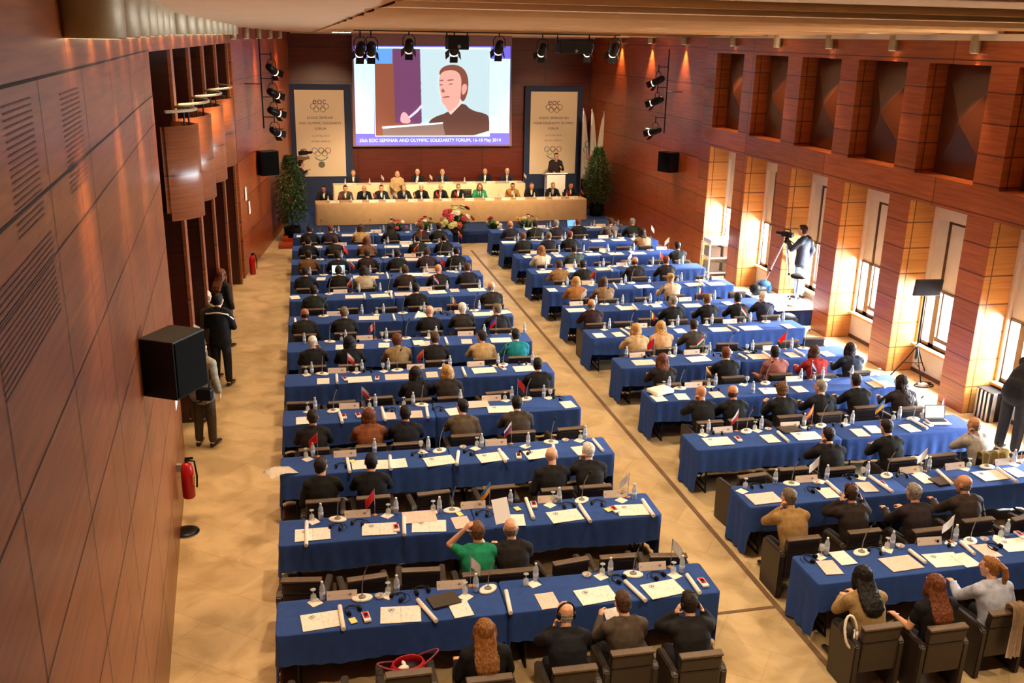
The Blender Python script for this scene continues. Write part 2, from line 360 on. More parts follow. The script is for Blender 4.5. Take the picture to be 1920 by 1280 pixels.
# ceiling: plain strip along the left, stepped panels over the hall, pale edge above right and stage walls
bm = bmesh.new()
v = [bm.verts.new(p) for p in ((-3.6, -2.2, 6.89), (1.0, -2.2, 6.89), (1.0, YB+.2, 6.5), (-3.6, YB+.2, 6.5))]; bm.faces.new(v)
struct('ceiling_left', done(bm, 'ceil'), M_CEIL)
bm = bmesh.new(); z = 6.56; y = YB+.2; prev = None; k = 0
prof = []
while y > -2:
    prof.append((y, z)); y2 = y-(1.5 if k % 2 else 2.2); z2 = z-.045; prof.append((y2, z2)); z = z2+(.065 if k % 2 else .055); y = y2; k += 1
for (ya, za), (yb, zb) in zip(prof, prof[1:]):
    e = .9*math.sin(ya*.35)
    zs = lambda q: 6.5+.39*(YB+.2-q)/(YB+2.4)
    v = [bm.verts.new(p) for p in ((1.0, ya, zs(ya)-.02), (1.0, ya, za), (1.0, yb, zb), (1.0, yb, zs(yb)-.02))]
    if abs(ya-yb) > .01: bm.faces.new(v)
    v = [bm.verts.new(p) for p in ((1.0, ya, za), (12.9, ya+e*.6, za), (12.9, yb+e*.6, zb), (1.0, yb, zb))]; bm.faces.new(v)
struct('ceiling', done(bm, 'ceil'), M_CEIL)
struct('ceiling_roof', box(-4, 14, -2.3, YB+.5, 7.9, 8.0), M_CEIL)
bm = bmesh.new(); bx(bm, XW-.12, XW+.5, -2, YB, 6.57, 6.68); bx(bm, .2, 11.9, YB-.25, YB, 6.46, 6.56); struct('trim_20', done(bm, 'edge'), M_CEILW)
struct('wall_near', box(-4, 14, -2.2, -2, 0, 7.9), W_BACK)
struct('wall_right_end', box(XW, 14, -2, YP[0], 0, 7.8), W_PIL)
# floor channel along the aisle
bm = bmesh.new(); bx(bm, 5.42, 5.49, 7.5, 29.5, .001, .006); bx(bm, 4.5, 5.42, 9.08, 9.13, .001, .006); struct('trim_21', done(bm, 'channel'), mat('floor_channel', '#6b5238', .5))
def cz(y):
    for (ya, za), (yb, zb) in zip(prof, prof[1:]):
        if yb <= y <= ya and ya-yb > .01: return za+(zb-za)*(ya-y)/(ya-yb)
    return 6.7
for (x, y, w) in ((2.9, 5.6, 'upper middle'), (7.2, 6.6, 'upper right')):
    t = thing('ceiling_vent', 'dark round ceiling grille at the %s of the photo' % w, 'vent', (x, y, cz(y)-.03), 0, 'ceiling grilles'); bm = bmesh.new(); lathe(bm, [(.36, .02), (.38, 0), (.3, -.012)], 28); new('vent_rim', done(bm, 'vr', True), t, mat('brown_grille', '#7a5238', .6))
    bm = bmesh.new(); lathe(bm, [(.16, -.013), (.14, -.03)], 24); new('vent_core', done(bm, 'vc', True), t, M_BLACK)
# ceiling lamps, dark ceiling grilles
for i, (u, v) in enumerate(((652, 45), (640, 50), (628, 56), (1075, 79-40), (1640, 31), (735, 3), (1230, 31))):
    p = at(u, v, 'Y', 30 if u < 700 else 17); p.z = 6.55 if u < 700 else 6.78
    t = thing('ceiling_light', 'small round ceiling spot light, '+['brightest one near the left wall', 'second of the row by the left wall', 'third of the row by the left wall', 'above the black projector frame', 'over the right-hand windows', 'at the top edge of the photo', 'between the stage and the right wall'][i], 'ceiling light', p, 0, 'ceiling spot lights')
    bm = bmesh.new(); lathe(bm, [(.09, 0), (.11, -.01), (.11, -.03), (.085, -.035)], 18); new('lamp_rim', done(bm, 'rim', True), t, M_CEILW)
    bm = bmesh.new(); lathe(bm, [(.08, -.036), (.08, -.042)], 18); new('lamp_glass', done(bm, 'g'), t, mat('lamp_glow', '#ffe2b8', .5, var=0, emit=12))
# round wall lamps: right wall, then the close left row
SC = bmesh.new(); lathe(SC, [(.07, 0), (.085, .01), (.085, .28), (.06, .29)], 18); sc_me = done(SC, 'sconce', True)
SG = bmesh.new(); lathe(SG, [(.065, -.0008), (.065, .0)], 18); sg_me = done(SG, 'sglow')
M_GLOW = mat('warm_lamp_glow', '#ffd9a0', .5, var=0, emit=6)
SL = bmesh.new(); lathe(SL, [(.2, 0), (.215, .01), (.215, .62), (.2, .63)], 28); sl_me = done(SL, 'lsconce', True)
SH = bmesh.new(); lathe(SH, [(.17, -.0008), (.17, 0)], 24); sh_me = done(SH, 'lglow')
WARM = (1, .62, .32)
for i, y in enumerate((12.95, 15.34, 17.78, 20.18, 22.6, 25.1, 28.5, 31.2, 34.0)):
    x = (XW if y < 29 else 11.85-.031*(y-29.2))-.1
    t = thing('wall_lamp', 'small cylindrical wall lamp high on the right wall, %s from the near end' % ['first', 'second', 'third', 'fourth', 'fifth', 'sixth', 'seventh', 'eighth', 'ninth'][i], 'wall lamp', (x, y, 6.36), 0, 'cylindrical lamps on the right wall')
    new('lamp_housing', sc_me, t, M_SCONCE); new('lamp_glass', sg_me, t, M_GLOW)
    light('lamp_light', 'SPOT', (x-.02, y, 6.33), 260, WARM, .05, (x+.03, y, 0), 62, .8)
LN = 'first second third fourth fifth sixth seventh eighth ninth tenth eleventh twelfth thirteenth fourteenth fifteenth sixteenth seventeenth eighteenth nineteenth twentieth twenty-first twenty-second twenty-third twenty-fourth twenty-fifth'.split()
y = 7.1; i = 0
while y < 36:
    x = lw(y)+.16
    t = thing('wall_lamp', 'beige cylindrical lamp on the left wall under the ceiling, %s' % (LN[i]+' from the near end'), 'wall lamp', (x, y, 6.42-.0*y), 0, 'cylindrical lamps on the left wall')
    far = y > 26; new('lamp_housing', sc_me if far else sl_me, t, M_SCONCE, rot=0); new('lamp_glass', sg_me if far else sh_me, t, M_GLOW)
    if far: t.location.z = 6.3
    if i % 2 == 0: light('lamp_light', 'SPOT', (x+.12, y, 6.4), 480, WARM, .2, (lw(y)-.25, y, 0), 50, 1.0)
    y += 2.0 if far else 1.2; i += 1
# ------------------------------------------------------------------ people
HEADR = [(-.122, .040, .018, .02), (-.112, .036, .038, .036), (-.085, .022, .054, .062), (-.05, .008, .066, .082), (-.01, 0, .073, .093), (.03, -.006, .076, .098), (.068, -.01, .070, .09), (.098, -.012, .05, .064), (.115, -.012, .022, .028)]
def V(*a): return Vector(a)
def head_forms(bm, M):
    b = bmesh.new()
    rings = []
    for z, y, rx, ry in HEADR: rings.append([b.verts.new((rx*math.cos(2*PI*k/20), y+ry*math.sin(2*PI*k/20), z)) for k in range(20)])
    for p, q in zip(rings, rings[1:]):
        for k in range(20): b.faces.new((p[k], p[(k+1) % 20], q[(k+1) % 20], q[k]))
    b.faces.new(rings[0][::-1]); b.faces.new(rings[-1])
    tube(b, [(0, .085, .025), (0, .104, -.012), (0, .108, -.028)], [.011, .014, .015], 8)
    tube(b, [(-.022, .084, -.058), (0, .092, -.058), (.022, .084, -.058)], [.009, .012, .009], 8)
    for s in (-1, 1):
        ball(b, (s*.03, .083, .034), (.022, .014, .008)); ball(b, (s*.078, -.008, -.005), (.012, .02, .034)); ball(b, (s*.04, .066, -.015), (.022, .02, .02))
    bmesh.ops.transform(b, matrix=M, verts=b.verts); t = bpy.data.meshes.new('t'); b.to_mesh(t); b.free(); bm.from_mesh(t); bpy.data.meshes.remove(t)
def hand_forms(bm, w, d, nrm, s, curl=.5):
    """palm, four unequal bent fingers, thumb from the side; d along the hand, nrm = back of the hand"""
    d = d.normalized(); nrm = (nrm-d*nrm.dot(d)).normalized(); side = d.cross(nrm)*s
    tube(bm, [w-d*.01, w+d*.04, w+d*.085], [(.027, .02), (.038, .016), (.041, .014)], 10, e1=side)
    for k, (off, ln) in enumerate(((.031, .066), (.011, .076), (-.010, .072), (-.030, .056))):
        a = w+d*.085+side*off; b = a+(d*math.cos(curl*.5)-nrm*math.sin(curl*.5)+side*off*1.6)*ln*.5; c = b+(d*math.cos(curl*1.5)-nrm*math.sin(curl*1.5)+side*off*1.2)*ln*.5
        tube(bm, [a-d*.012, a, b, c], [.0095, .0095, .009, .0075], 7)
    a = w+d*.025+side*.03; b = a+(d*.5+side*.85-nrm*.3)*.04; c = b+(d*.85+side*.35-nrm*.35)*.032
    tube(bm, [w+d*.01+side*.012, a, b, c], [.014, .0125, .011, .009], 7)
def seated(lean=0.0, head=(0, 0, 0), tilt=0):
    """joints of a seated figure, feet on the floor, facing +y; head = (yaw, pitch, roll)"""
    J = dict(pelvis=V(0, -.08, .47), waist=V(0, -.09+lean*.3, .66), chest=V(0, -.04+lean*.7, .86), sh=V(0, -.015+lean, .97), neck=V(0, lean+.005, 1.02), nt=V(0, lean*1.15+.035, 1.085))
    J['head'] = J['nt']+V(0, .05+lean*.1, .095-abs(lean)*.08); J['hrot'] = head
    for s, n in ((-1, 'l'), (1, 'r')):
        J['s'+n] = V(s*.178, lean-.005, .955); J['h'+n] = V(s*.09, -.06, .455); J['k'+n] = V(s*.12, .36, .47); J['a'+n] = V(s*.12, .37, .09); J['t'+n] = V(s*.13, .53, .035)
    return J
def standing():
    J = dict(pelvis=V(0, 0, .95), waist=V(0, 0, 1.12), chest=V(0, .01, 1.31), sh=V(0, -.01, 1.42), neck=V(0, -.005, 1.47), nt=V(0, .02, 1.54)); J['head'] = J['nt']+V(0, .045, .10); J['hrot'] = (0, 0, 0)
    for s, n in ((-1, 'l'), (1, 'r')):
        J['s'+n] = V(s*.178, -.01, 1.405); J['h'+n] = V(s*.09, 0, .93); J['k'+n] = V(s*.105, .01, .5); J['a'+n] = V(s*.115, -.02, .09); J['t'+n] = V(s*.15, .14, .035)
    return J
def arms(J, l, r):
    """l, r: (elbow, wrist, hand direction, back of hand, curl)"""
    for n, a in (('l', l), ('r', r)): J['e'+n], J['w'+n], J['d'+n], J['n'+n] = [Vector(q) for q in a[:4]]; J['c'+n] = a[4] if len(a) > 4 else .6
    return J
def mir(a): return tuple((-q[0], q[1], q[2]) if hasattr(q, '__len__') else q for q in a)
def flip(J):
    K = {}
    for k, v in J.items():
        k2 = k[0]+{'l': 'r', 'r': 'l'}[k[1]] if len(k) == 2 and k[1] in 'lr' and k[0] in 'shkatewdnc' else k
        K[k2] = V(-v.x, v.y, v.z) if isinstance(v, Vector) else ((-v[0], v[1], -v[2]) if k == 'hrot' else v)
    return K
def headM(J): y, p, r = J['hrot']; return Matrix.Translation(J['head']) @ Euler((p, r, y), 'XYZ').to_matrix().to_4x4() @ Matrix.Scale(1.07, 4)
def torso(bm, J, g, low=None):
    P = [J['pelvis'], J['waist'], J['chest'], J['sh'], J['neck']]
    R = [(.176+g, .125+g), (.162+g, .115+g), (.186+g, .124+g), (.172+g, .092+g), (.066+g*.5, .06+g*.5)]
    if low: P = [low]+P; R = [(.19+g, .13+g)]+R
    tube(bm, P, R, 20)
    for n in 'lr':
        tube(bm, [J['sh']+(J['s'+n]-J['sh'])*.35, J['s'+n]], [.075+g, .066+g], 12); tube(bm, [J['neck']+V(0, -.012, .005), J['neck']*.45+J['s'+n]*.55+V(0, -.005, .03), J['s'+n]+V(0, 0, .005)], [.05+g*.5, .056+g*.6, .058+g*.6], 10)
def body_mesh(J, name):
    bm = bmesh.new(); torso(bm, J, -.012); tube(bm, [J['neck']-V(0, 0, .03), J['nt'], J['head']-V(0, .01, .03)], [.06, .055, .056], 14); head_forms(bm, headM(J))
    for s, n in ((-1, 'l'), (1, 'r')):
        d = J['d'+n]; tube(bm, [J['s'+n], J['e'+n]], [.052, .041], 10); tube(bm, [J['e'+n], (J['e'+n]*.6+J['w'+n]*.4), J['w'+n]], [.041, .038, .026], 10)
        hand_forms(bm, J['w'+n]+d.normalized()*.012, d, J['n'+n], -s, J['c'+n])
        tube(bm, [J['h'+n], J['k'+n]], [.072, .046], 12); tube(bm, [J['k'+n], J['k'+n]*.55+J['a'+n]*.45, J['a'+n]], [.046, .042, .034], 10); tube(bm, [J['a'+n]-V(0, .03, .03), J['t'+n]], [.036, .028], 8)
    me = fuse(bm, .0085, 2, name); for_m = [M_SKIN[0], M_EYE, M_LIP]
    for m in for_m: me.materials.append(m)
    H = headM(J).inverted(); e = [V(-.03, .088, .012), V(.03, .088, .012)]
    for f in me.polygons:
        c = H @ f.center
        if c.y > .05:
            if min((c-q).length for q in e) < .0145 and abs(c.z-.012) < .009: f.material_index = 1
            elif abs(c.x) < .028 and abs(c.z+.058) < .0085 and c.y > .08: f.material_index = 2
    return me
def wear_meshes(J, name, coat, stand=False):
    bm = bmesh.new(); low = J['pelvis']-V(0, .0, .10) if stand else None
    torso(bm, J, .022, low)
    for n in 'lr':
        e, w = J['e'+n], J['w'+n]; f = w-(w-e).normalized()*(.015 if coat else 0)
        if coat != 'short': tube(bm, [J['s'+n], (J['s'+n]+e)/2, e], [.078, .071, .063], 12); tube(bm, [e, (e+f)/2, f], [.063, .056, .046], 12)
        else: tube(bm, [J['s'+n], J['s'+n]*.45+e*.55], [.072, .062], 12)
    if coat == 'suit':   # lapels / collar roll behind the neck
        tube(bm, [J['neck']+V(math.sin(a)*.068, .0-math.cos(a)*.056, -.004-.05*max(0, -math.cos(a))) for a in [-2.6+5.2*k/10 for k in range(11)]], .018, 6)
    top = fuse(bm, .013, 3, name+'_top')
    for v in top.vertices: v.co += V(*[noise.noise(v.co*q+V(q, 0, 0)) for q in (9, 11, 10)])*.007
    bm = bmesh.new(); tube(bm, [J['pelvis']+V(0, 0, .06), J['pelvis']-V(0, 0, .03)], [(.168, .118), (.175, .125)], 16)
    for n in 'lr':
        tube(bm, [J['h'+n]+V(0, 0, .02), J['k'+n]], [.1, .08], 12); tube(bm, [J['k'+n], J['a'+n]+V(0, 0, .03)], [.08, .064], 12)
    low = fuse(bm, .015, 3, name+'_trousers')
    bm = bmesh.new()
    for n in 'lr': tube(bm, [J['a'+n]-V(0, .045, .05), J['a'+n]*.4+J['t'+n]*.6+V(0, 0, 0), J['t'+n]+V(0, .03, .005)], [(.036, .038), (.044, .034), (.036, .024)], 12)
    shoes = done(bm, 'shoes', True)
    a = 2.3
    bm = bmesh.new(); C0, C1 = J['neck'], J['neck']*.5+J['nt']*.5; ra = [[bm.verts.new(c+V(math.sin(q)*r_, -math.cos(q)*r_*.97, (.012 if i_ else 0)*math.cos(q))) for q in [-a+2*a*k/16 for k in range(17)]] for i_, (c, r_) in enumerate(((C0, .078), (C1, .066), (C1, .060), (C0, .066)))]
    for i_ in range(3):
        for k in range(16): bm.faces.new((ra[i_][k], ra[i_][k+1], ra[i_+1][k+1], ra[i_+1][k]))
    col = done(bm, 'collar', True)
    c = (J['chest']+J['sh'])/2; bm = bmesh.new(); tube(bm, [c+V(0, .112, -.09), c+V(0, .112, 0), J['neck']+V(0, .052, .0)], [(.02, .02), (.05, .02), (.05, .02)], 10); sh = done(bm, 'shirt', True)
    bm = bmesh.new(); tube(bm, [c+V(0, .125, -.10), c+V(0, .128, -.02), J['neck']+V(0, .07, -.005)], [(.016, .012), (.022, .012), (.013, .012)], 8); tie = done(bm, 'tie', True)
    return dict(top=top, low=low, shoes=shoes, collar=col, shirt=sh, tie=tie)
def hair_mesh(kind):
    bm = bmesh.new(); amp = .006
    if kind in ('short', 'curly', 'pony', 'bun'):
        g = .012 if kind == 'curly' else 0
        ball(bm, (0, -.022, .032), (.083+g, .094+g, .095+g), 3); ball(bm, (0, -.045, -.03), (.068+g, .056+g, .062+g), 3)
        ball(bm, (0, .035, .088), (.06, .045, .03), 2)
        if kind == 'curly': amp = .016
    if kind == 'fringe':
        for z_, rr_, h_ in ((.012, 1, .02), (-.02, .99, .022), (-.05, .9, .02)): tube(bm, [(math.sin(a)*.069*rr_, -.008-math.cos(a)*.083*rr_, z_-.006*abs(a)) for a in [-1.7+3.4*k/16 for k in range(17)]], .014, 8)
        amp = .004
    if kind in ('bob', 'long'):
        ball(bm, (0, -.02, .03), (.092, .103, .1), 3); ball(bm, (0, -.035, -.06), (.098, .075, .085), 3)
        for s in (-1, 1): tube(bm, [(s*.08, .01, .03), (s*.09, .005, -.06), (s*.088, .01, -.13)], [.025, .03, .02], 8)
        if kind == 'bob': ball(bm, (0, -.045, -.11), (.094, .06, .05), 3)
        else: tube(bm, [(0, -.05, -.02), (0, -.11, -.14), (0, -.19, -.23), (0, -.225, -.29), (0, -.235, -.34)], [(.098, .05), (.118, .05), (.125, .045), (.115, .035), (.08, .018)], 16); amp = .010
    if kind == 'pony': tube(bm, [(0, -.10, .06), (0, -.15, .04), (.01, -.165, -.06), (.015, -.15, -.17)], [.03, .035, .034, .016], 10)
    if kind == 'bun': ball(bm, (0, -.12, .07), .046, 2)
    me = fuse(bm, .0075, 2, 'hair_'+kind)
    for v in me.vertices:
        q = v.co*60; q = V(q.x, q.y, q.z*.16) if kind in ('long', 'bob', 'pony') else q; v.co += V(noise.noise(q), noise.noise(q+V(9, 0, 0)), noise.noise(V(q.x, q.y, q.z*.35)+V(0, 9, 0)))*amp
    return me
D = V(0, 1, 0)
DESK = ((-.25, .23, .765), (-.14, .49, .765), (.25, 1, -.05), (0, 0, 1), .7)
DESK2 = ((-.25, .22, .77), (-.07, .44, .775), (.6, .75, -.05), (-.1, 0, 1), .8)
CHIN = ((-.24, .30, .80), (-.115, .18, 1.03), (.2, -.1, .9), (-.7, .6, .2), 1.2)
EAR = ((-.28, .22, .88), (-.155, .13, 1.075), (.45, .05, .85), (-.85, .1, .5), 1.0)
RAISE = ((-.33, .14, 1.02), (-.16, .13, 1.2), (.6, -.1, .7), (-.5, -.4, .6), .8)
REST = ((-.27, .0, .70), (-.25, .27, .665), (.1, 1, -.1), (0, 0, 1), .8)
LAP = ((-.26, .05, .70), (-.07, .25, .62), (.6, .7, -.2), (-.2, .2, 1), .9)
HOLD = ((-.25, .16, .76), (-.14, .39, .83), (.3, .8, .4), (-.7, .1, .6), 1.2)
POSES = {
    'desk': arms(seated(.05), DESK, mir(DESK)), 'desk2': arms(seated(.10, (0, -.25, 0)), DESK2, mir(DESK)),
    'left': arms(seated(.03, (.5, -.05, 0)), DESK, mir(REST)), 'rest': arms(seated(-.03), REST, mir(LAP)),
    'chin': arms(seated(.10, (.15, -.12, .08)), CHIN, mir(DESK)), 'ears': arms(seated(.06, (0, -.2, 0)), EAR, mir(EAR)),
    'hold': arms(seated(.02, (0, -.3, 0)), HOLD, mir(HOLD)), 'raise': arms(seated(.04, (.1, -.1, 0)), RAISE, mir(HOLD)),
    'stand': arms(standing(), ((-.24, -.04, 1.14), (-.25, .06, .9), (0, .15, -1), (-1, 0, 0), .7), ((.24, -.04, 1.14), (.25, .06, .9), (0, .15, -1), (1, 0, 0), .7)),
    'cross': arms(standing(), ((-.25, .06, 1.14), (.04, .21, 1.17), (1, .1, .1), (0, 1, .2), .6), ((.25, .06, 1.13), (-.04, .19, 1.12), (-1, .1, .05), (0, 1, .2), .6)),
    'speak': arms(standing(), ((-.26, .06, 1.16), (-.14, .27, 1.22), (.2, .7, .6), (-.5, .2, .5), .9), ((.25, .05, 1.15), (.16, .26, 1.1), (-.2, 1, -.1), (0, 0, 1), .6)),
    'film': arms(standing(), ((-.25, .16, 1.2), (-.12, .34, 1.36), (.2, .8, .5), (-.6, 0, .8), 1.1), ((.25, -.12, 1.16), (.2, -.04, .94), (0, .2, -1), (1, 0, 0), .7)),
}
J = standing()      # bending forward from the hips
for k in ('waist', 'chest', 'sh', 'neck', 'nt', 'head', 'sl', 'sr'):
    q = J[k]-J['pelvis']; a = -1.0*min(1, (q.z+.05)/.35); J[k] = J['pelvis']+V(q.x, q.y*math.cos(a)-q.z*math.sin(a), q.y*math.sin(a)+q.z*math.cos(a))
J['hrot'] = (0, -1.3, 0); POSES['bend'] = arms(J, ((-.24, .50, 1.0), (-.2, .66, .84), (0, .6, -.6), (-.3, .5, .6), .6), ((.24, .50, 1.0), (.2, .66, .84), (0, .6, -.6), (.3, .5, .6), .6))
for k in ('chin', 'left', 'raise', 'desk2'): POSES[k+'R'] = flip(POSES[k])
BODY, WEAR, HAIR = {}, {}, {}
def person(pose, pos, rz, hair, hc, top, label, low='#17171a', coat='suit', skin=0, collar=None, front=False, tie=None, scale=1.0, group=None, shoes=True):
    if pose not in BODY: BODY[pose] = body_mesh(POSES[pose], 'body_'+pose)
    k = (pose, coat)
    if k not in WEAR: WEAR[k] = wear_meshes(POSES[pose], pose, coat, 'pelvis' in POSES[pose] and POSES[pose]['pelvis'].z > .8)
    w = WEAR[k]; o = new('person', BODY[pose], None, M_SKIN[skin], pos, rz); o.scale = (scale,)*3
    tag(o, label, 'person', group)
    new('jacket' if coat == 'suit' else 'top', w['top'], o, cloth(top)); new('trousers', w['low'], o, cloth(low))
    if shoes: new('shoes', w['shoes'], o, mat('black_shoes', '#1a1512', .35))
    if collar: new('shirt_collar', w['collar'], o, cloth(collar))
    if front: new('shirt', w['shirt'], o, cloth(collar or '#e8e4dc'))
    if tie: new('tie', w['tie'], o, cloth(tie))
    if hair != 'bald':
        if hair not in HAIR: HAIR[hair] = hair_mesh(hair)
        h = new('hair', HAIR[hair], o, hair_mat(hc)); h.matrix_local = headM(POSES[pose])
    return o
# ------------------------------------------------------------------ tables and chairs
TL, TD, TZ = 2.37, .634, .74
def cloth_mesh(L, Dp, zt, znear, zfar, zend, amp=.016, name='tablecloth', waves=1.0, inner=0):
    """draped cloth: flat top, rounded edge, folds that open towards the hem; origin at the middle of the floor under it"""
    bm = bmesh.new(); hx, hy, r = L/2, Dp/2, .03; per = []
    def seg(a, b, n, z):
        for k in range(n):
            q = k/n; per.append((a[0]+(b[0]-a[0])*q, a[1]+(b[1]-a[1])*q, z(q) if callable(z) else z))
    nx, ny = max(20, int(L*26)), max(10, int(Dp*30))
    sag = lambda q: znear-.03*math.sin(PI*((q*2) % 1))
    c = .02
    seg((-hx+r, -hy), (hx-r, -hy), nx, sag); seg((hx-r, -hy), (hx, -hy+r), 3, lambda q: znear+(zend-znear)*q); seg((hx, -hy+r), (hx, hy-r), ny, zend)
    seg((hx, hy-r), (hx-r, hy), 3, zfar); seg((hx-r, hy), (-hx+r, hy), nx, zfar); seg((-hx+r, hy), (-hx, hy-r), 3, zend); seg((-hx, hy-r), (-hx, -hy+r), ny, zend); seg((-hx, -hy+r), (-hx+r, -hy), 3, lambda q: zend+(znear-zend)*q)
    n = len(per); rows = []
    dist = [0]
    for i in range(1, n): dist.append(dist[-1]+math.hypot(per[i][0]-per[i-1][0], per[i][1]-per[i-1][1]))
    for ins, t in ((.012, None), (.003, .004), (0, .014), (-.002, .1), (-.004, .35), (-.006, .65), (-.008, 1)):
        row = []
        for i, (x, y, zb) in enumerate(per):
            nxt, prv = per[(i+1) % n], per[i-1]; tx, ty = nxt[0]-prv[0], nxt[1]-prv[1]; l = math.hypot(tx, ty) or 1; ox, oy = ty/l, -tx/l
            z = zt if t is None else (zt-t if t < .05 else zt-.014-(zt-.014-zb)*t)
            f = 0 if t is None or t < .05 else t; s = dist[i]*waves
            wv = amp*f*(math.sin(s*34)+.6*math.sin(s*21+1)+.7*math.sin(s*9.3+2))*min(1, (zt-zb)*1.6)+f*.01
            if inner and x*inner > hx-.1:
                wv *= max(0, (hx-.03-x*inner)/.07)
                if x*inner > hx-.031: wv = -.002
            row.append(bm.verts.new((x+ox*(wv-ins), y+oy*(wv-ins), z)))
        rows.append(row)
    for a, b in zip(rows, rows[1:]):
        for i in range(n): bm.faces.new((a[i], a[(i+1) % n], b[(i+1) % n], b[i]))
    bm.faces.new(rows[0]); return done(bm, name, True)
CL_N = [cloth_mesh(TL, TD, TZ, .40, .035, .035, inner=q) for q in (1, -1)]
def leg_mesh(x):
    bm = bmesh.new()
    for y in (-.22, .22): tube(bm, [(x, y, .70), (x, y*1.1, .02)], .014, 8)
    tube(bm, [(x, -.22, .12), (x, .22, .12)], .011, 6); tube(bm, [(x, 0, .12), (x*.72, 0, .68)], .009, 6); tube(bm, [(x, -.26, .018), (x, .26, .018)], .014, 8); return done(bm, 'leg', True)
LEGM = [leg_mesh(-.98), leg_mesh(.98)]; TOPM = box(-TL/2+.02, TL/2-.02, -TD/2+.02, TD/2-.02, .70, .732, 'top')
NTH = ['nearest', 'second-nearest', 'third-nearest', 'fourth-nearest', 'fifth-nearest', 'sixth-nearest', 'seventh-nearest', 'eighth-nearest', 'ninth-nearest', 'tenth-nearest', 'eleventh-nearest', 'farthest']
ROWS = {}
LB = [(-.37, 9.18), (-.35, 10.99), (-.34, 12.89), (-.31, 14.69), (-.28, 16.45), (-.23, 18.33), (-.2, 20.15), (-.17, 22.0), (-.14, 23.85), (-.1, 25.65), (-.07, 27.4), (-.03, 29.2)]
RB = [(5.5, 9.01), (5.58, 10.86), (5.63, 12.68), (5.69, 14.65), (5.73, 16.38), (5.72, 18.24), (5.79, 20.12), (5.82, 21.94), (5.85, 23.75), (5.88, 25.55), (5.9, 27.35), (5.92, 29.15)]
class Row: pass
for side, B, ang, word in (('L', LB, -.021, 'left-hand'), ('R', RB, -.004, 'right-hand')):
    for i, (x, y) in enumerate(B):
        r = Row(); r.x0, r.yb, r.a, r.n = x, y, ang, 2
        r.name = '%s %s row' % (NTH[i], word); r.key = side+str(i+1); r.i = i; r.side = side; r.len = 2*TL+.006
        r.e = V(math.cos(ang), math.sin(ang), 0); r.f = V(-math.sin(ang), math.cos(ang), 0); r.o = V(x, y, 0)   # back left corner
        r.P = lambda s, d, z=0, r=r: r.o+r.e*s-r.f*d+V(0, 0, z)     # s along, d towards the sitter
        ROWS[r.key] = r
        for k in range(2):
            t = thing('conference_table', 'blue-clothed folding table, %s half of the %s' % (('left', 'right')[k], r.name), 'table', r.P(TL*(k+.5)+.006*k, TD/2), ang, 'blue conference tables')
            new('tablecloth', CL_N[k], t, M_BLUE); new('table_top', TOPM, t, M_GREY)
            for q in LEGM: new('leg', q, t, M_BLACKM)
def arm_mesh(s):
    bm = bmesh.new(); pts = [(-.27, 0), (.20, 0), (.22, .60), (.20, .64), (-.22, .66), (-.28, .62)]
    x0, x1 = (.225, .30) if s > 0 else (-.30, -.225)
    b2 = bmesh.new(); a = [b2.verts.new((x0, y, z)) for y, z in pts]; b = [b2.verts.new((x1, y, z)) for y, z in pts]; n = len(pts)
    b2.faces.new(a); b2.faces.new(b[::-1])
    for i in range(n): b2.faces.new((a[i], b[i], b[(i+1) % n], a[(i+1) % n]))
    bmesh.ops.recalc_face_normals(b2, faces=b2.faces); bmesh.ops.bevel(b2, geom=b2.edges[:], offset=.014, segments=2, affect='EDGES'); return done(b2, 'arm', False, M_LEATHER)
def tiltbox(x0, x1, y0, y1, z0, z1, ang, bev, name):
    bm = bx(bmesh.new(), x0, x1, y0, y1, z0, z1, bev); bmesh.ops.rotate(bm, cent=(0, (y0+y1)/2, z0), matrix=Matrix.Rotation(ang, 3, 'X'), verts=bm.verts); return done(bm, name, False, M_LEATHER)
CH_P = [('seat', tiltbox(-.224, .224, -.2, .24, .31, .42, .03, .03, 'seat')), ('backrest', tiltbox(-.222, .222, -.27, -.19, .28, .66, .05, .02, 'back')), ('backrest_cushion', tiltbox(-.226, .226, -.29, -.20, .665, .82, .10, .025, 'cushion')), ('headroll', tiltbox(-.232, .232, -.312, -.222, .825, .855, .1, .012, 'roll')), ('arm', arm_mesh(-1)), ('arm', arm_mesh(1))]
M_ROLL = mat('paler_leather_edge', '#5d4c3d', .4, var=.15, scale=25)  # headroll leather, paler than the rest of the chair
def chair(pos, rz, label, group, scale=1):
    t = thing('armchair', label, 'chair', pos, rz, group); t.scale = (scale,)*3
    for n, me in CH_P: new(n, me, t, M_ROLL if n == 'headroll' else M_LEATHER)
    return t
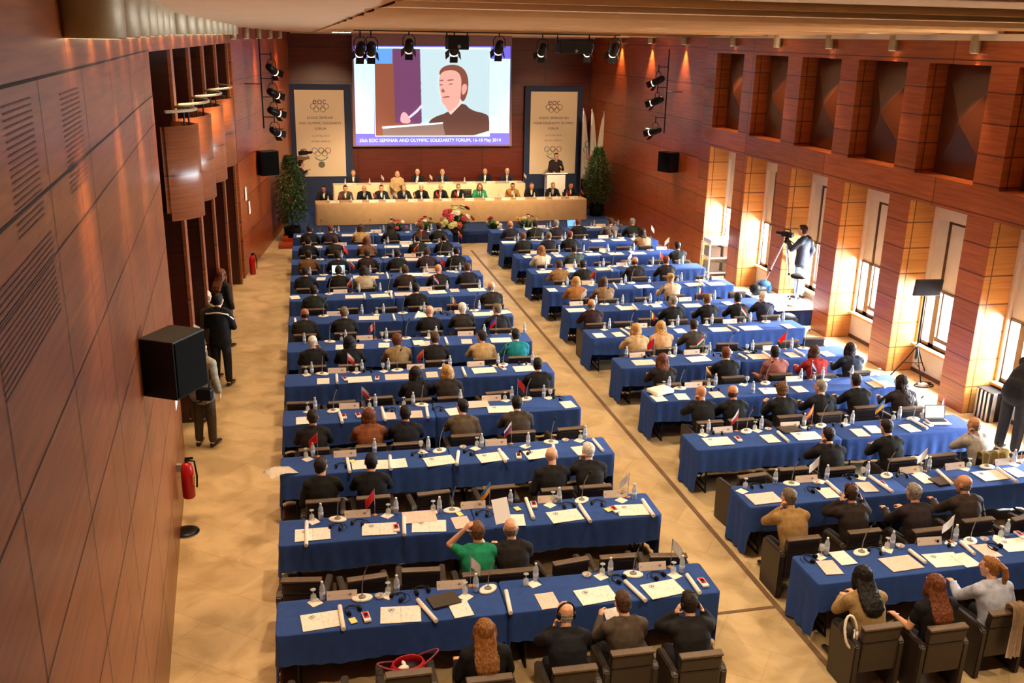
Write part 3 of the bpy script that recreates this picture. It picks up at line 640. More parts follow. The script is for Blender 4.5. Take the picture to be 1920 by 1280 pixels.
# ------------------------------------------------------------------ the audience: (u, v of the head in the photo, hair, hair colour, clothing colour, words, pose, extras)
A = {
'L1': [(908,1185,'long','ginger','#15151a','long strawberry-blond hair in black top','rest',dict(coat='top')),(1056,1172,'fringe','grey','#191a20','bald head, grey fringe and raised hand in black suit','chin',dict(collar='#e4ded4')),(1168,1128,'short','brown','#4d4238','short brown hair in grey-brown jacket holding a leaflet','hold',dict(collar='#d9b9ae')),(1289,1140,'short','dark','#1f1d1f','dark hair in black suit with both hands at the headphones','ears',{})],
'L2': [(893,995,'short','lightbrown','#1f8a63','short fair hair in bright green top, arm raised','raise',dict(coat='short')),(957,992,'fringe','greybrown','#211d1c','bald head in black suit beside the green top','desk',dict(collar='#c9c4bc'))],
'L3': [(602,855,'short','dark','#191817','dark hair in black suit turned right at the left end','leftR',{}),(695,857,'short','black','#17171a','black hair in black suit, back to the photo','desk',{}),(1033,868,'bald','','#1b1a1c','shaven head in black suit pointing left','leftR',dict(collar='#e4ded4')),(1100,858,'short','white','#1d1b1c','white hair in black suit, hand at cheek','chin',dict(collar='#e4ded4'))],
'L4': [(587,787,'short','dark','#1d1a1a','dark hair in black suit leaning on the table','desk2',dict(skin=2)),(692,792,'bob','auburn','#7d4a2c','auburn bob in rust-brown jacket','desk',{}),(760,784,'short','black','#191920','black hair in dark navy suit','desk',dict(skin=2)),(866,757,'short','black','#564a3c','black hair in grey-brown jacket','left',dict(collar='#e4ded4')),(968,755,'short','black','#3f362f','black hair in dark brown jacket','desk',{})],
'L5': [(779,702,'bob','dark','#17161a','dark bob in black top','desk',dict(coat='top')),(838,702,'bob','blond','#2a2320','blond bob in dark fur-collared jacket','desk',{}),(1008,683,'short','black','#141416','black hair in black suit by the aisle','desk',dict(collar='#e4ded4'))],
'L6': [(587,641,'short','white','#17171b','white hair in black suit, hand at cheek','chinR',dict(collar='#e4ded4')),(655,648,'bob','black','#141418','black bob in black top','desk',dict(coat='top')),(745,643,'curly','auburn','#8a7450','auburn hair in tan jacket','desk',{}),(815,641,'short','brown','#1a191b','cropped brown hair in black suit','desk',dict(skin=1)),(903,632,'short','dark','#b09568','dark hair in beige jacket with red stripe','left',dict(skin=1,collar='#d8d0c0')),(967,629,'short','black','#147a86','black hair in teal shirt','desk',dict(coat='top'))],
'L7': [(570,573,'fringe','dark','#23201e','balding dark head in charcoal coat at the left end','left',dict(skin=2)),(645,573,'short','greybrown','#1f1e1e','grey-brown hair in charcoal suit','desk',{}),(805,583,'bald','','#17171a','shaven pink head in black suit','desk',{}),(867,576,'short','white','#2b2624','white hair in dark grey suit','desk',{}),(932,583,'short','greybrown','#1b1b1d','grey-brown hair in black jacket near the aisle','left',{})],
'L8': [(588,536,'short','dark','#1f241e','dark hair in dark green jacket','desk',{}),(780,540,'short','black','#131314','black hair in black suit','desk',{}),(921,544,'fringe','grey','#28231f','grey balding head in dark brown jacket','desk',{})],
'L9': [(572,509,'short','dark','#1a1a1c','dark hair in black jacket at the left end','desk',{}),(635,507,'short','dark','#171714','dark hair in black jacket before the lit laptop','desk',{}),(683,516,'bob','dark','#a89a80','dark hair in pale beige top','desk2',dict(coat='top')),(760,509,'short','brown','#2c201e','cropped brown hair in dark plum jacket','desk',dict(skin=1)),(822,506,'bald','','#201d1c','shaven tan head in black jacket','desk',dict(skin=1)),(876,501,'short','brown','#201c22','brown hair in dark jacket by the aisle','desk',dict(collar='#e4ded4'))],
'L10': [(577,463,'short','dark','#6b4c2e','dark hair in brown jacket, taller than the neighbours','desk',{}),(633,483,'short','dark','#171719','dark hair in black jacket','desk',{}),(688,474,'short','brown','#2d211d','brown hair in dark brown jacket','desk',dict(skin=1)),(745,478,'short','dark','#151714','dark hair in black suit','desk',{}),(800,468,'short','brown','#32232c','brown hair in dark plum suit','desk',{}),(855,463,'short','black','#141615','black hair in black suit by the aisle','desk',{})],
'L11': [(577,452,'short','black','#161518','black hair in black jacket','desk',{}),(628,449,'short','brown','#2a2826','brown hair in charcoal jacket','desk',{}),(687,459,'bob','auburn','#6b4a34','auburn hair in patterned brown top','desk',dict(coat='top')),(783,447,'short','dark','#1a1c1a','dark hair in black suit','desk',{}),(832,440,'short','black','#181614','black hair in black suit by the aisle','desk',{})],
'L12': [(580,432,'short','dark','#15151a','dark hair in black jacket at the left end','desk',{}),(620,430,'short','auburn','#2c2430','reddish hair in dark plum jacket','desk',{}),(677,436,'bob','brown','#a8895c','brown hair in beige jacket','desk',dict(coat='top')),(733,430,'long','dark','#141213','long dark hair in black top','desk',dict(coat='top')),(790,428,'short','auburn','#2c1d1e','reddish hair in dark jacket','desk',{}),(823,426,'short','dark','#191818','dark hair in black jacket by the flowers','desk',{})],
'R1': [(1617,1065,'long','black','#94794f','long black hair in khaki top','desk2',dict(coat='top')),(1752,1095,'long','auburn','#141216','long auburn hair in black top','rest',dict(coat='short')),(1855,1062,'pony','ginger','#a9b0c4','ginger ponytail in pale blue blouse','left',dict(coat='top'))],
'R2': [(1477,932,'short','greybrown','#9b7b4c','grey-brown hair in tan jacket, hand at cheek','chin',{}),(1593,923,'short','brown','#2b221d','short brown hair in dark brown suit, both hands raised','ears',{}),(1712,922,'short','grey','#2b2223','grey hair in dark plum suit','desk',{}),(1806,904,'fringe','greybrown','#352a24','balding head in dark brown jacket','left',dict(skin=1))],
'R3': [(1550,815,'short','dark','#17171a','dark hair in black suit, hand at cheek','chin',{}),(1663,794,'short','dark','#161817','dark hair in black suit reading pages','desk2',dict(collar='#e4ded4')),(1826,798,'fringe','greybrown','#a09c94','bald reddish head in grey shirt, hand at face','chin',dict(coat='top',skin=1))],
'R4': [(1312,738,'bald','','#16171a','shaven head in black suit, hand at face','chin',dict(skin=1)),(1372,741,'fringe','brown','#15171a','balding brown head in black suit','desk',dict(skin=1)),(1463,746,'curly','lightbrown','#18191a','curly light brown hair in black top holding a phone','hold',{}),(1537,728,'short','grey','#17181c','grey hair in black suit','left',dict(collar='#e4ded4')),(1605,706,'short','dark','#17191b','dark hair in black suit, sitting tall','desk',{}),(1688,716,'long','dark','#2a2122','long dark hair in dark plum top','left',dict(coat='top'))],
'R5': [(1240,686,'long','auburn','#1f1a18','long auburn hair in dark top','desk',dict(coat='top')),(1360,661,'short','auburn','#16171a','auburn cropped hair in black jacket','desk',{}),(1453,656,'short','black','#8f5a52','black hair in dusty pink shirt','rest',dict(coat='short',skin=2)),(1525,666,'bob','brown','#8c2420','brown bob in red top','desk',dict(coat='top')),(1593,653,'bob','dark','#1d2433','dark bob in dark blue top','desk',dict(coat='top'))],
'R6': [(1191,628,'bob','blond','#b49a72','blond bob in beige jacket','desk',{}),(1238,612,'long','blond','#c29a72','long blond hair in striped beige top','desk',dict(coat='top')),(1300,609,'short','dark','#3a3633','dark hair in charcoal jacket','desk',{})],
'R7': [(1108,578,'fringe','greybrown','#2a1416','bald reddish head in maroon jacket','desk',dict(skin=1)),(1261,568,'short','grey','#16171a','grey hair in black suit','left',dict(collar='#e4ded4')),(1325,571,'short','lightbrown','#151617','light brown hair in black jacket','desk',{}),(1382,560,'short','black','#17191b','black hair in black suit','desk',{}),(1428,562,'short','white','#1c2033','white hair in navy suit, hand at cheek','chin',dict(collar='#e4ded4'))],
'R8': [(1079,527,'bob','blond','#99683a','straight blond bob in orange-tan jacket','desk',{}),(1131,528,'bob','brown','#7c6244','brown bob in brown jacket','desk',{}),(1257,521,'bun','blond','#b9a083','blond hair tied up in pale beige top','desk',dict(coat='top'))],
'R9': [(1048,496,'short','brown','#8a6a42','brown hair in tan jacket','desk',{}),(1093,496,'short','dark','#171914','dark hair in black jacket','desk',{}),(1190,485,'fringe','brown','#241f1f','balding head in dark suit','desk',dict(skin=1)),(1249,474,'short','auburn','#231f1e','auburn hair in dark suit','desk',{})],
'R10': [(1015,474,'long','ginger','#d0c4b0','long ginger hair in cream top','desk',dict(coat='top')),(1076,472,'short','dark','#3c4a48','dark hair in grey-green jacket','desk',{}),(1270,461,'short','dark','#262a2b','dark hair in charcoal jacket by the wall','desk',{})],
'R11': [(981,443,'short','lightbrown','#1d211c','light brown hair in dark green jacket','desk',{}),(1028,443,'short','greybrown','#201c22','grey-brown hair in dark jacket','desk',{}),(1068,440,'short','auburn','#191b18','auburn hair in black suit','desk',{}),(1204,433,'long','dark','#9a7a5c','long dark hair in floral top','desk',dict(coat='top'))],
'R12': [(957,425,'fringe','ginger','#1f1b2a','balding ginger head in dark jacket','desk',dict(skin=1)),(1003,420,'short','dark','#1d2420','dark hair in dark green jacket','desk',{}),(1043,422,'short','grey','#231f26','grey hair in dark plum jacket','desk',{}),(1084,416,'short','auburn','#131416','auburn hair in black jacket behind the blue laptop','desk',{}),(1145,414,'short','brown','#6c6660','brown hair in grey jacket','desk',dict(collar='#d8d0c4')),(1185,419,'short','grey','#1d221d','grey hair in dark green jacket','desk',{})],
}
PS = .95; SEATED = {}
for key, lst in A.items():
    r = ROWS[key]; xs = []
    for (u, v, hair, hc, top, words, pose, kw) in lst:
        hd = POSES[pose]['head']; q = at(u, v, 'Z', hd.z*PS)
        s = (q-r.o).dot(r.e)-hd.x; d0 = -(q-r.o).dot(r.f)+hd.y-TD; d = max(TD+.68, min(TD+.84, d0+TD))
        # keep the photo's column when the depth was held back
        q2 = at(u, v, 'Y', (r.P(s, d)).y+hd.y); s = (q2-r.o).dot(r.e)-hd.x
        p = r.P(s, d); rz = r.a+random.uniform(-.06, .06)
        po = person(pose, p, rz, hair, hc, top, 'person with %s, %s' % (words, r.name), scale=PS, **kw); SEATED[(u, v)] = (po, pose); xs.append((s, d))
    r.people = xs; r.chairs = []
    for s, d in xs: r.chairs.append((s, d+.0, 0))
    xs = sorted(s for s, d in xs); edges = [-.02]+xs+[r.len+.02]
    for i in range(len(edges)-1):
        a = edges[i]+(.31 if i else 0); b = edges[i+1]-(.31 if i < len(edges)-2 else 0); n = int((b-a+.05)/.615)
        for k in range(n):
            c = a+(b-a)*(k+.5)/n; r.chairs.append((c, TD+random.uniform(.62, .82), random.uniform(-.16, .16) if r.i < 8 else 0))
    r.chairs.sort(); used = set(round(s, 4) for s, d in r.people)
    for k, (s, d, a) in enumerate(r.chairs):
        occ = round(s, 4) in used
        chair(r.P(s, d), r.a+a, '%s dark brown leather armchair, %s along the %s' % ('occupied' if occ else 'empty', ORD[min(k, 15)], r.name), 'leather armchairs at the tables', .95)
# ------------------------------------------------------------------ things on the tables
def mk(f, name, smooth=True, m=None):
    bm = bmesh.new(); f(bm); return done(bm, name, smooth, m)
B_BODY = mk(lambda b: lathe(b, [(.026, 0), (.031, .006), (.031, .10), (.028, .105), (.031, .112), (.031, .14), (.024, .165), (.0135, .188), (.0125, .20)], 14), 'bottle', True, M_BOTTLE)
B_CAP = mk(lambda b: lathe(b, [(.0145, .197), (.0145, .216), (.012, .219)], 12), 'cap', True, M_WHITE)
B_LAB = mk(lambda b: lathe(b, [(.0316, .045), (.0316, .10)], 14), 'label', True, M_LABEL)
GLS = mk(lambda b: lathe(b, [(.031, 0), (.034, .04), (.026, .075), (.006, .084), (.0045, .12), (.03, .134), (.03, .138)], 14), 'glass', True, M_GLASS)
GLS2 = mk(lambda b: lathe(b, [(.03, 0), (.03, .003), (.0045, .016), (.0045, .055), (.026, .065), (.034, .10), (.03, .138)], 14), 'glass', True, M_GLASS)
NAP = box(-.062, .062, -.062, .062, 0, .004, 'napkin', m=M_CREAM)
def plate_mesh():
    bm = bmesh.new(); p = [(-.035, .0), (0, .092), (.03, 0), (.027, 0), (0, .084), (-.031, 0)]
    a = [bm.verts.new((-.16, y, z)) for y, z in p]; b = [bm.verts.new((.16, y, z)) for y, z in p]; n = len(p)
    for i in range(n): bm.faces.new((a[i], b[i], b[(i+1) % n], a[(i+1) % n]))
    bm.faces.new(a[::-1]); bm.faces.new(b); return done(bm, 'plate', False, M_PLATE)
PLT = plate_mesh()
MIC = [('base', mk(lambda b: (lathe(b, [(.098, 0), (.104, .004), (.104, .018), (.096, .024)], 28), bmesh.ops.scale(b, vec=(1.08, .72, 1), verts=b.verts)), 'base', True, M_WHITE)),
       ('mount', mk(lambda b: lathe(b, [(.042, .023), (.036, .034), (.014, .042)], 18), 'mount', True, M_GREY)),
       ('gooseneck', mk(lambda b: tube(b, [(0, 0, .04), (.004, -.002, .16), (.02, -.02, .28), (.045, -.06, .39)], .0055, 8), 'neck', True, M_GREY)),
       ('microphone_head', mk(lambda b: tube(b, [(.045, -.06, .39), (.056, -.08, .425)], .0115, 10), 'mic', True, M_BLACK))]
def head_band(b): tube(b, [(.072*math.cos(a), .078*math.sin(a), .014+.012*math.sin(a)) for a in [-.35+ (PI+.7)*k/16 for k in range(17)]], .0075, 8)
HPH = [('headband', mk(head_band, 'band', True, M_BLACK))]+[('ear_cup', mk(lambda b, s=s: ball(b, (s*.066, -.034, .03), (.02, .034, .03), 2), 'cup', True, M_BLACK)) for s in (-1, 1)]+[('cable', mk(lambda b: tube(b, [(.066, -.05, .006), (.11, -.02, .004), (.12, .06, .004), (.05, .12, .004), (-.05, .11, .004), (-.11, .05, .004)], .004, 6), 'cable', True, mat('blue_cable', '#1c2750', .5)))]
PAP_A = box(-.105, .105, -.148, .148, 0, .005, 'sheet', m=M_PAPER)
def spread(b): bx(b, -.212, -.002, -.148, .148, 0, .006); bx(b, .0, .205, -.143, .15, 0, .004)
PAP_B = mk(spread, 'spread', False, M_PAPER); PAP_C = mk(spread, 'spread', False, M_PINK); PAP_D = box(-.105, .105, -.148, .148, 0, .005, 'pinksheet', m=M_PINK)
LOGO = mk(lambda b: [tube(b, [(x+.017*math.cos(a), y+.017*math.sin(a), .0066) for a in [2*PI*k/14 for k in range(15)]], .003, 4, cap=False) for x, y in ((-.115, .085), (-.085, .085), (-.1, .06))], 'emblem', True, mat('emblem_ink', '#5a5f78', .6))
GBOX = box(-.036, .036, -.085, .085, 0, .024, 'gbox', bev=.003, m=M_WHITE); GRED = box(-.028, .028, -.035, .078, .0242, .026, 'gred', m=M_RED)
GMARK = mk(lambda b: (bx(b, -.018, .018, .0, .05, .026, .0275), bx(b, -.018, -.002, -.026, -.01, .026, .0275)), 'gm', False, M_BLACK)
DISH = mk(lambda b: lathe(b, [(.03, 0), (.034, .004), (.055, .03), (.051, .031), (.03, .008)], 18), 'dish', True, M_GLASS)
SWEET = [mk(lambda b, p=p: ball(b, p, (.016, .01, .009), 2), 'sweet', True, mat('sweet_%d' % i, h, .4)) for i, (p, h) in enumerate((((.012, .01, .018), '#d84b54'), ((-.014, .004, .018), '#efe6d8'), ((.0, -.016, .02), '#d98a3a')))]
FOLD = box(-.16, .16, -.115, .115, 0, .022, 'folder', bev=.005, m=M_BROWNL)
NOTE = box(-.035, .035, -.05, .05, 0, .003, 'note', m=M_YELLOW)
FLAGC = dict(turkey=['h', '#c8151f'], ukraine=['h', '#2f7fae', '#e8a52a'], white=['h', '#e9e2da'], slovak=['h', '#e6e2e0', '#2b4f9a', '#c8232c'], red=['h', '#d02a22'], redwhite=['h', '#d8bfae', '#cf2a2a'], orange=['h', '#d06a22', '#a82318'], denmark=['v', '#b5222a', '#e8ddd6', '#b5222a'], bluered=['h', '#3c50b8', '#d02230'], ireland=['v', '#3c8a4c', '#e8e2d4', '#d8761f'], romania=['v', '#2a4da8', '#e6c52a', '#c8232c'], hungary=['h', '#c8323a', '#eae6e2', '#2f7a4a'], italy=['v', '#2f8a55', '#eae6e2', '#c8323a'], spain=['h', '#c8431f', '#e8a52a', '#c8431f'], czech=['h', '#e6e2e2', '#c8232c'], canada=['v', '#c8232c', '#eee6e4', '#c8232c'], union=['h', '#c8384a', '#e6e2ea', '#38509a'], yellow=['h', '#e89a1f', '#1d1a14'], belgium=['v', '#1d1a14', '#e0c030', '#c8232c'], orangered=['h', '#d84a22'], blueyel=['h', '#3a7ab8', '#d8b040'])
FWORD = dict(turkey='plain red', ukraine='blue over yellow', white='white', slovak='white, blue and red striped', red='red', redwhite='white over red', orange='orange-red', denmark='red flag with white stripe,', bluered='blue over red', ireland='green, white and orange', romania='blue, yellow and red', hungary='red, white and green striped', italy='green, white and red', spain='red and yellow striped', czech='white over red small', canada='red and white', union='red, white and blue', yellow='orange and black', belgium='black, yellow and red', orangered='bright orange', blueyel='blue and ochre')
FLM = {}
def flag_mesh(k, w=.105, h=.12, droop=.115, z=.32):
    if k in FLM: return FLM[k]
    d, *c = FLAGC[k]; bm = bmesh.new(); nx, ny = 9, 9; g = []
    for j in range(ny+1):
        g.append([bm.verts.new((.004+w*(i/nx)*(.8+.2*math.cos(j/ny)), .02*math.sin(3.2*i/nx+j*.12)*(i/nx), z-h*j/ny-droop*(i/nx)**1.2)) for i in range(nx+1)])
    for j in range(ny):
        for i in range(nx):
            f = bm.faces.new((g[j][i], g[j][i+1], g[j+1][i+1], g[j+1][i])); f.material_index = min(len(c)-1, int(((j+.5)/ny if d == 'h' else (i+.5)/nx)*len(c)))
    bmesh.ops.solidify(bm, geom=bm.faces[:], thickness=.0015)
    me = done(bm, 'flag', True)
    for h_ in c: me.materials.append(mat('flag_'+h_.strip('#'), h_, .7, var=.05))
    FLM[k] = me; return me
FPOLE = mk(lambda b: tube(b, [(0, 0, .01), (0, 0, .325)], .004, 6), 'pole', True, M_CHROME); FBASE = mk(lambda b: lathe(b, [(.03, 0), (.03, .006), (.012, .014), (.006, .018)], 14), 'fbase', True, M_SILL)
ITEMS = []    # (row, description, s, object, category, group)
def put(r, s, d, name, desc, cat, group, parts, rot=0, z=TZ+.001, sc=1, single=False):
    p = r.P(s, d, z)
    if len(parts) == 1: o = new(name, parts[0][1], None, None, p, r.a+rot)
    else:
        o = new(name, None, None, None, p, r.a+rot)
        for n, me in parts: new(n, me, o)
    o.scale = (sc,)*3; ITEMS.append((r.name, desc, s, o, cat, group)); return o
def sd(r, u, v, mg=.07):
    q = at(u, v, 'Z', TZ)-r.o; return max(mg, min(r.len-mg, q.dot(r.e))), max(mg, min(TD-mg, -q.dot(r.f)))
SPOT = {}
def free(r, s, d, rad):
    """keeps things from standing inside one another"""
    L = SPOT.setdefault(r.key, [])
    for k in range(12):
        hit = [q for q in L if math.hypot(q[0]-s, q[1]-d) < q[2]+rad]
        if not hit: break
        q = hit[0]; dx = s-q[0]; s = q[0]+(q[2]+rad+.004)*(1 if dx >= 0 else -1); s = max(.05, min(r.len-.05, s))
    L.append((s, d, rad)); return s, d
def bottle(r, s, d):
    s, d = free(r, s, d, .033); put(r, s, d, 'water_bottle', 'clear plastic water bottle with white cap', 'bottle', 'water bottles on the blue tables', [('bottle_body', B_BODY), ('cap', B_CAP), ('label', B_LAB)])
def gls(r, s, d, upr=False):
    s, d = free(r, s, d, .034); put(r, s, d, 'drinking_glass', 'stemmed drinking glass turned upside down' if not upr else 'upright stemmed drinking glass', 'glass', 'drinking glasses on the blue tables', [('g', GLS2 if upr else GLS)])
def napkin(r, s, d): put(r, s, max(.09, d), 'napkin', 'square white paper napkin', 'napkin', 'napkins on the blue tables', [('n', NAP)], rot=.6+random.uniform(-.25, .25), z=TZ+.001)
def plate(r, s, d): s, d = free(r, max(.17, min(r.len-.17, s)), max(.045, min(.12, d)), .05); put(r, s, d, 'nameplate', 'pale folded name card with printed line', 'name card', 'name cards on the blue tables', [('p', PLT)], rot=random.uniform(-.06, .06))
def mic(r, s, d): s, d = free(r, s, max(.085, d), .1); put(r, s, d, 'desk_microphone', 'gooseneck microphone on white oval base', 'microphone', 'desk microphones on the blue tables', MIC, rot=random.choice((-.3, 0, .3, .6)))
def phones(r, s, d): s, d = free(r, s, min(TD-.15, d), .06); put(r, s, d, 'headphones', 'black interpretation headphones with blue cable', 'headphones', 'headphones on the blue tables', HPH, rot=random.uniform(-1, 1))
def paper(r, s, d, kind='A', rot=0):
    me = dict(A=PAP_A, B=PAP_B, C=PAP_C, D=PAP_D)[kind]; hw = .22 if kind in 'BC' else .115
    s = max(hw, min(r.len-hw, s)); d = min(TD-.15, max(.17, d))
    o = put(r, s, d, 'conference_papers' if kind in 'BC' else 'paper_sheet', dict(A='white printed sheet', B='open white conference papers', C='open pink printed papers', D='pink printed sheet')[kind], 'papers', 'papers on the blue tables', [('p', me)], rot=rot, z=TZ+.005+.0015*(len(ITEMS) % 4))
    if kind == 'B' and r.i < 4: new('emblem', LOGO, o)
def ptube(r, u0, v0, u1, v1):
    a = at(u0, v0, 'Z', TZ+.025); b = at(u1, v1, 'Z', TZ+.025); l = max(.2, min(.62, (b-a).length)); c = (a+b)/2-r.o; d = (b-a).normalized()
    k = 'tube%d' % round(l*20)
    if k not in FLM: FLM[k] = mk(lambda q: lathe(q, [(.019, -l/2), (.024, -l/2), (.024, l/2), (.019, l/2)], 14), 'tube', True, M_CREAM)
    s = max(.05, min(r.len-.05, c.dot(r.e))); dd = max(.14, min(TD-l*.35, -c.dot(r.f)))
    o = put(r, s, dd, 'poster_tube', 'white rolled poster tube', 'tube', 'poster tubes on the blue tables', [('t', FLM[k])], z=TZ+.031); o.rotation_euler = (PI/2, 0, math.atan2(d.y, d.x)+PI/2)
def gift(r, s, d): s, d = free(r, s, min(TD-.1, max(.1, d)), .04); put(r, s, d, 'gift_box', 'slim white box with red window print', 'box', 'gift boxes on the blue tables', [('box_body', GBOX), ('red_panel', GRED), ('black_print', GMARK)], rot=random.uniform(-.15, .25), z=TZ+.012)
def dish(r, s, d): s, d = free(r, s, d, .055); put(r, s, d, 'glass_dish', 'small glass dish of sweets', 'dish', 'glass dishes on the blue tables', [('dish', DISH)]+[('sweet', q) for q in SWEET])
def tflag(r, s, d, k): s, d = free(r, s, max(.05, d), .031); put(r, s, d, 'table_flag', '%s table flag on a small stand' % FWORD[k], 'flag', 'table flags', [('flag_base', FBASE), ('pole', FPOLE), ('flag_cloth', flag_mesh(k))], rot=random.choice((PI*.95, PI*1.1, -.2, .3)), sc=1.12)
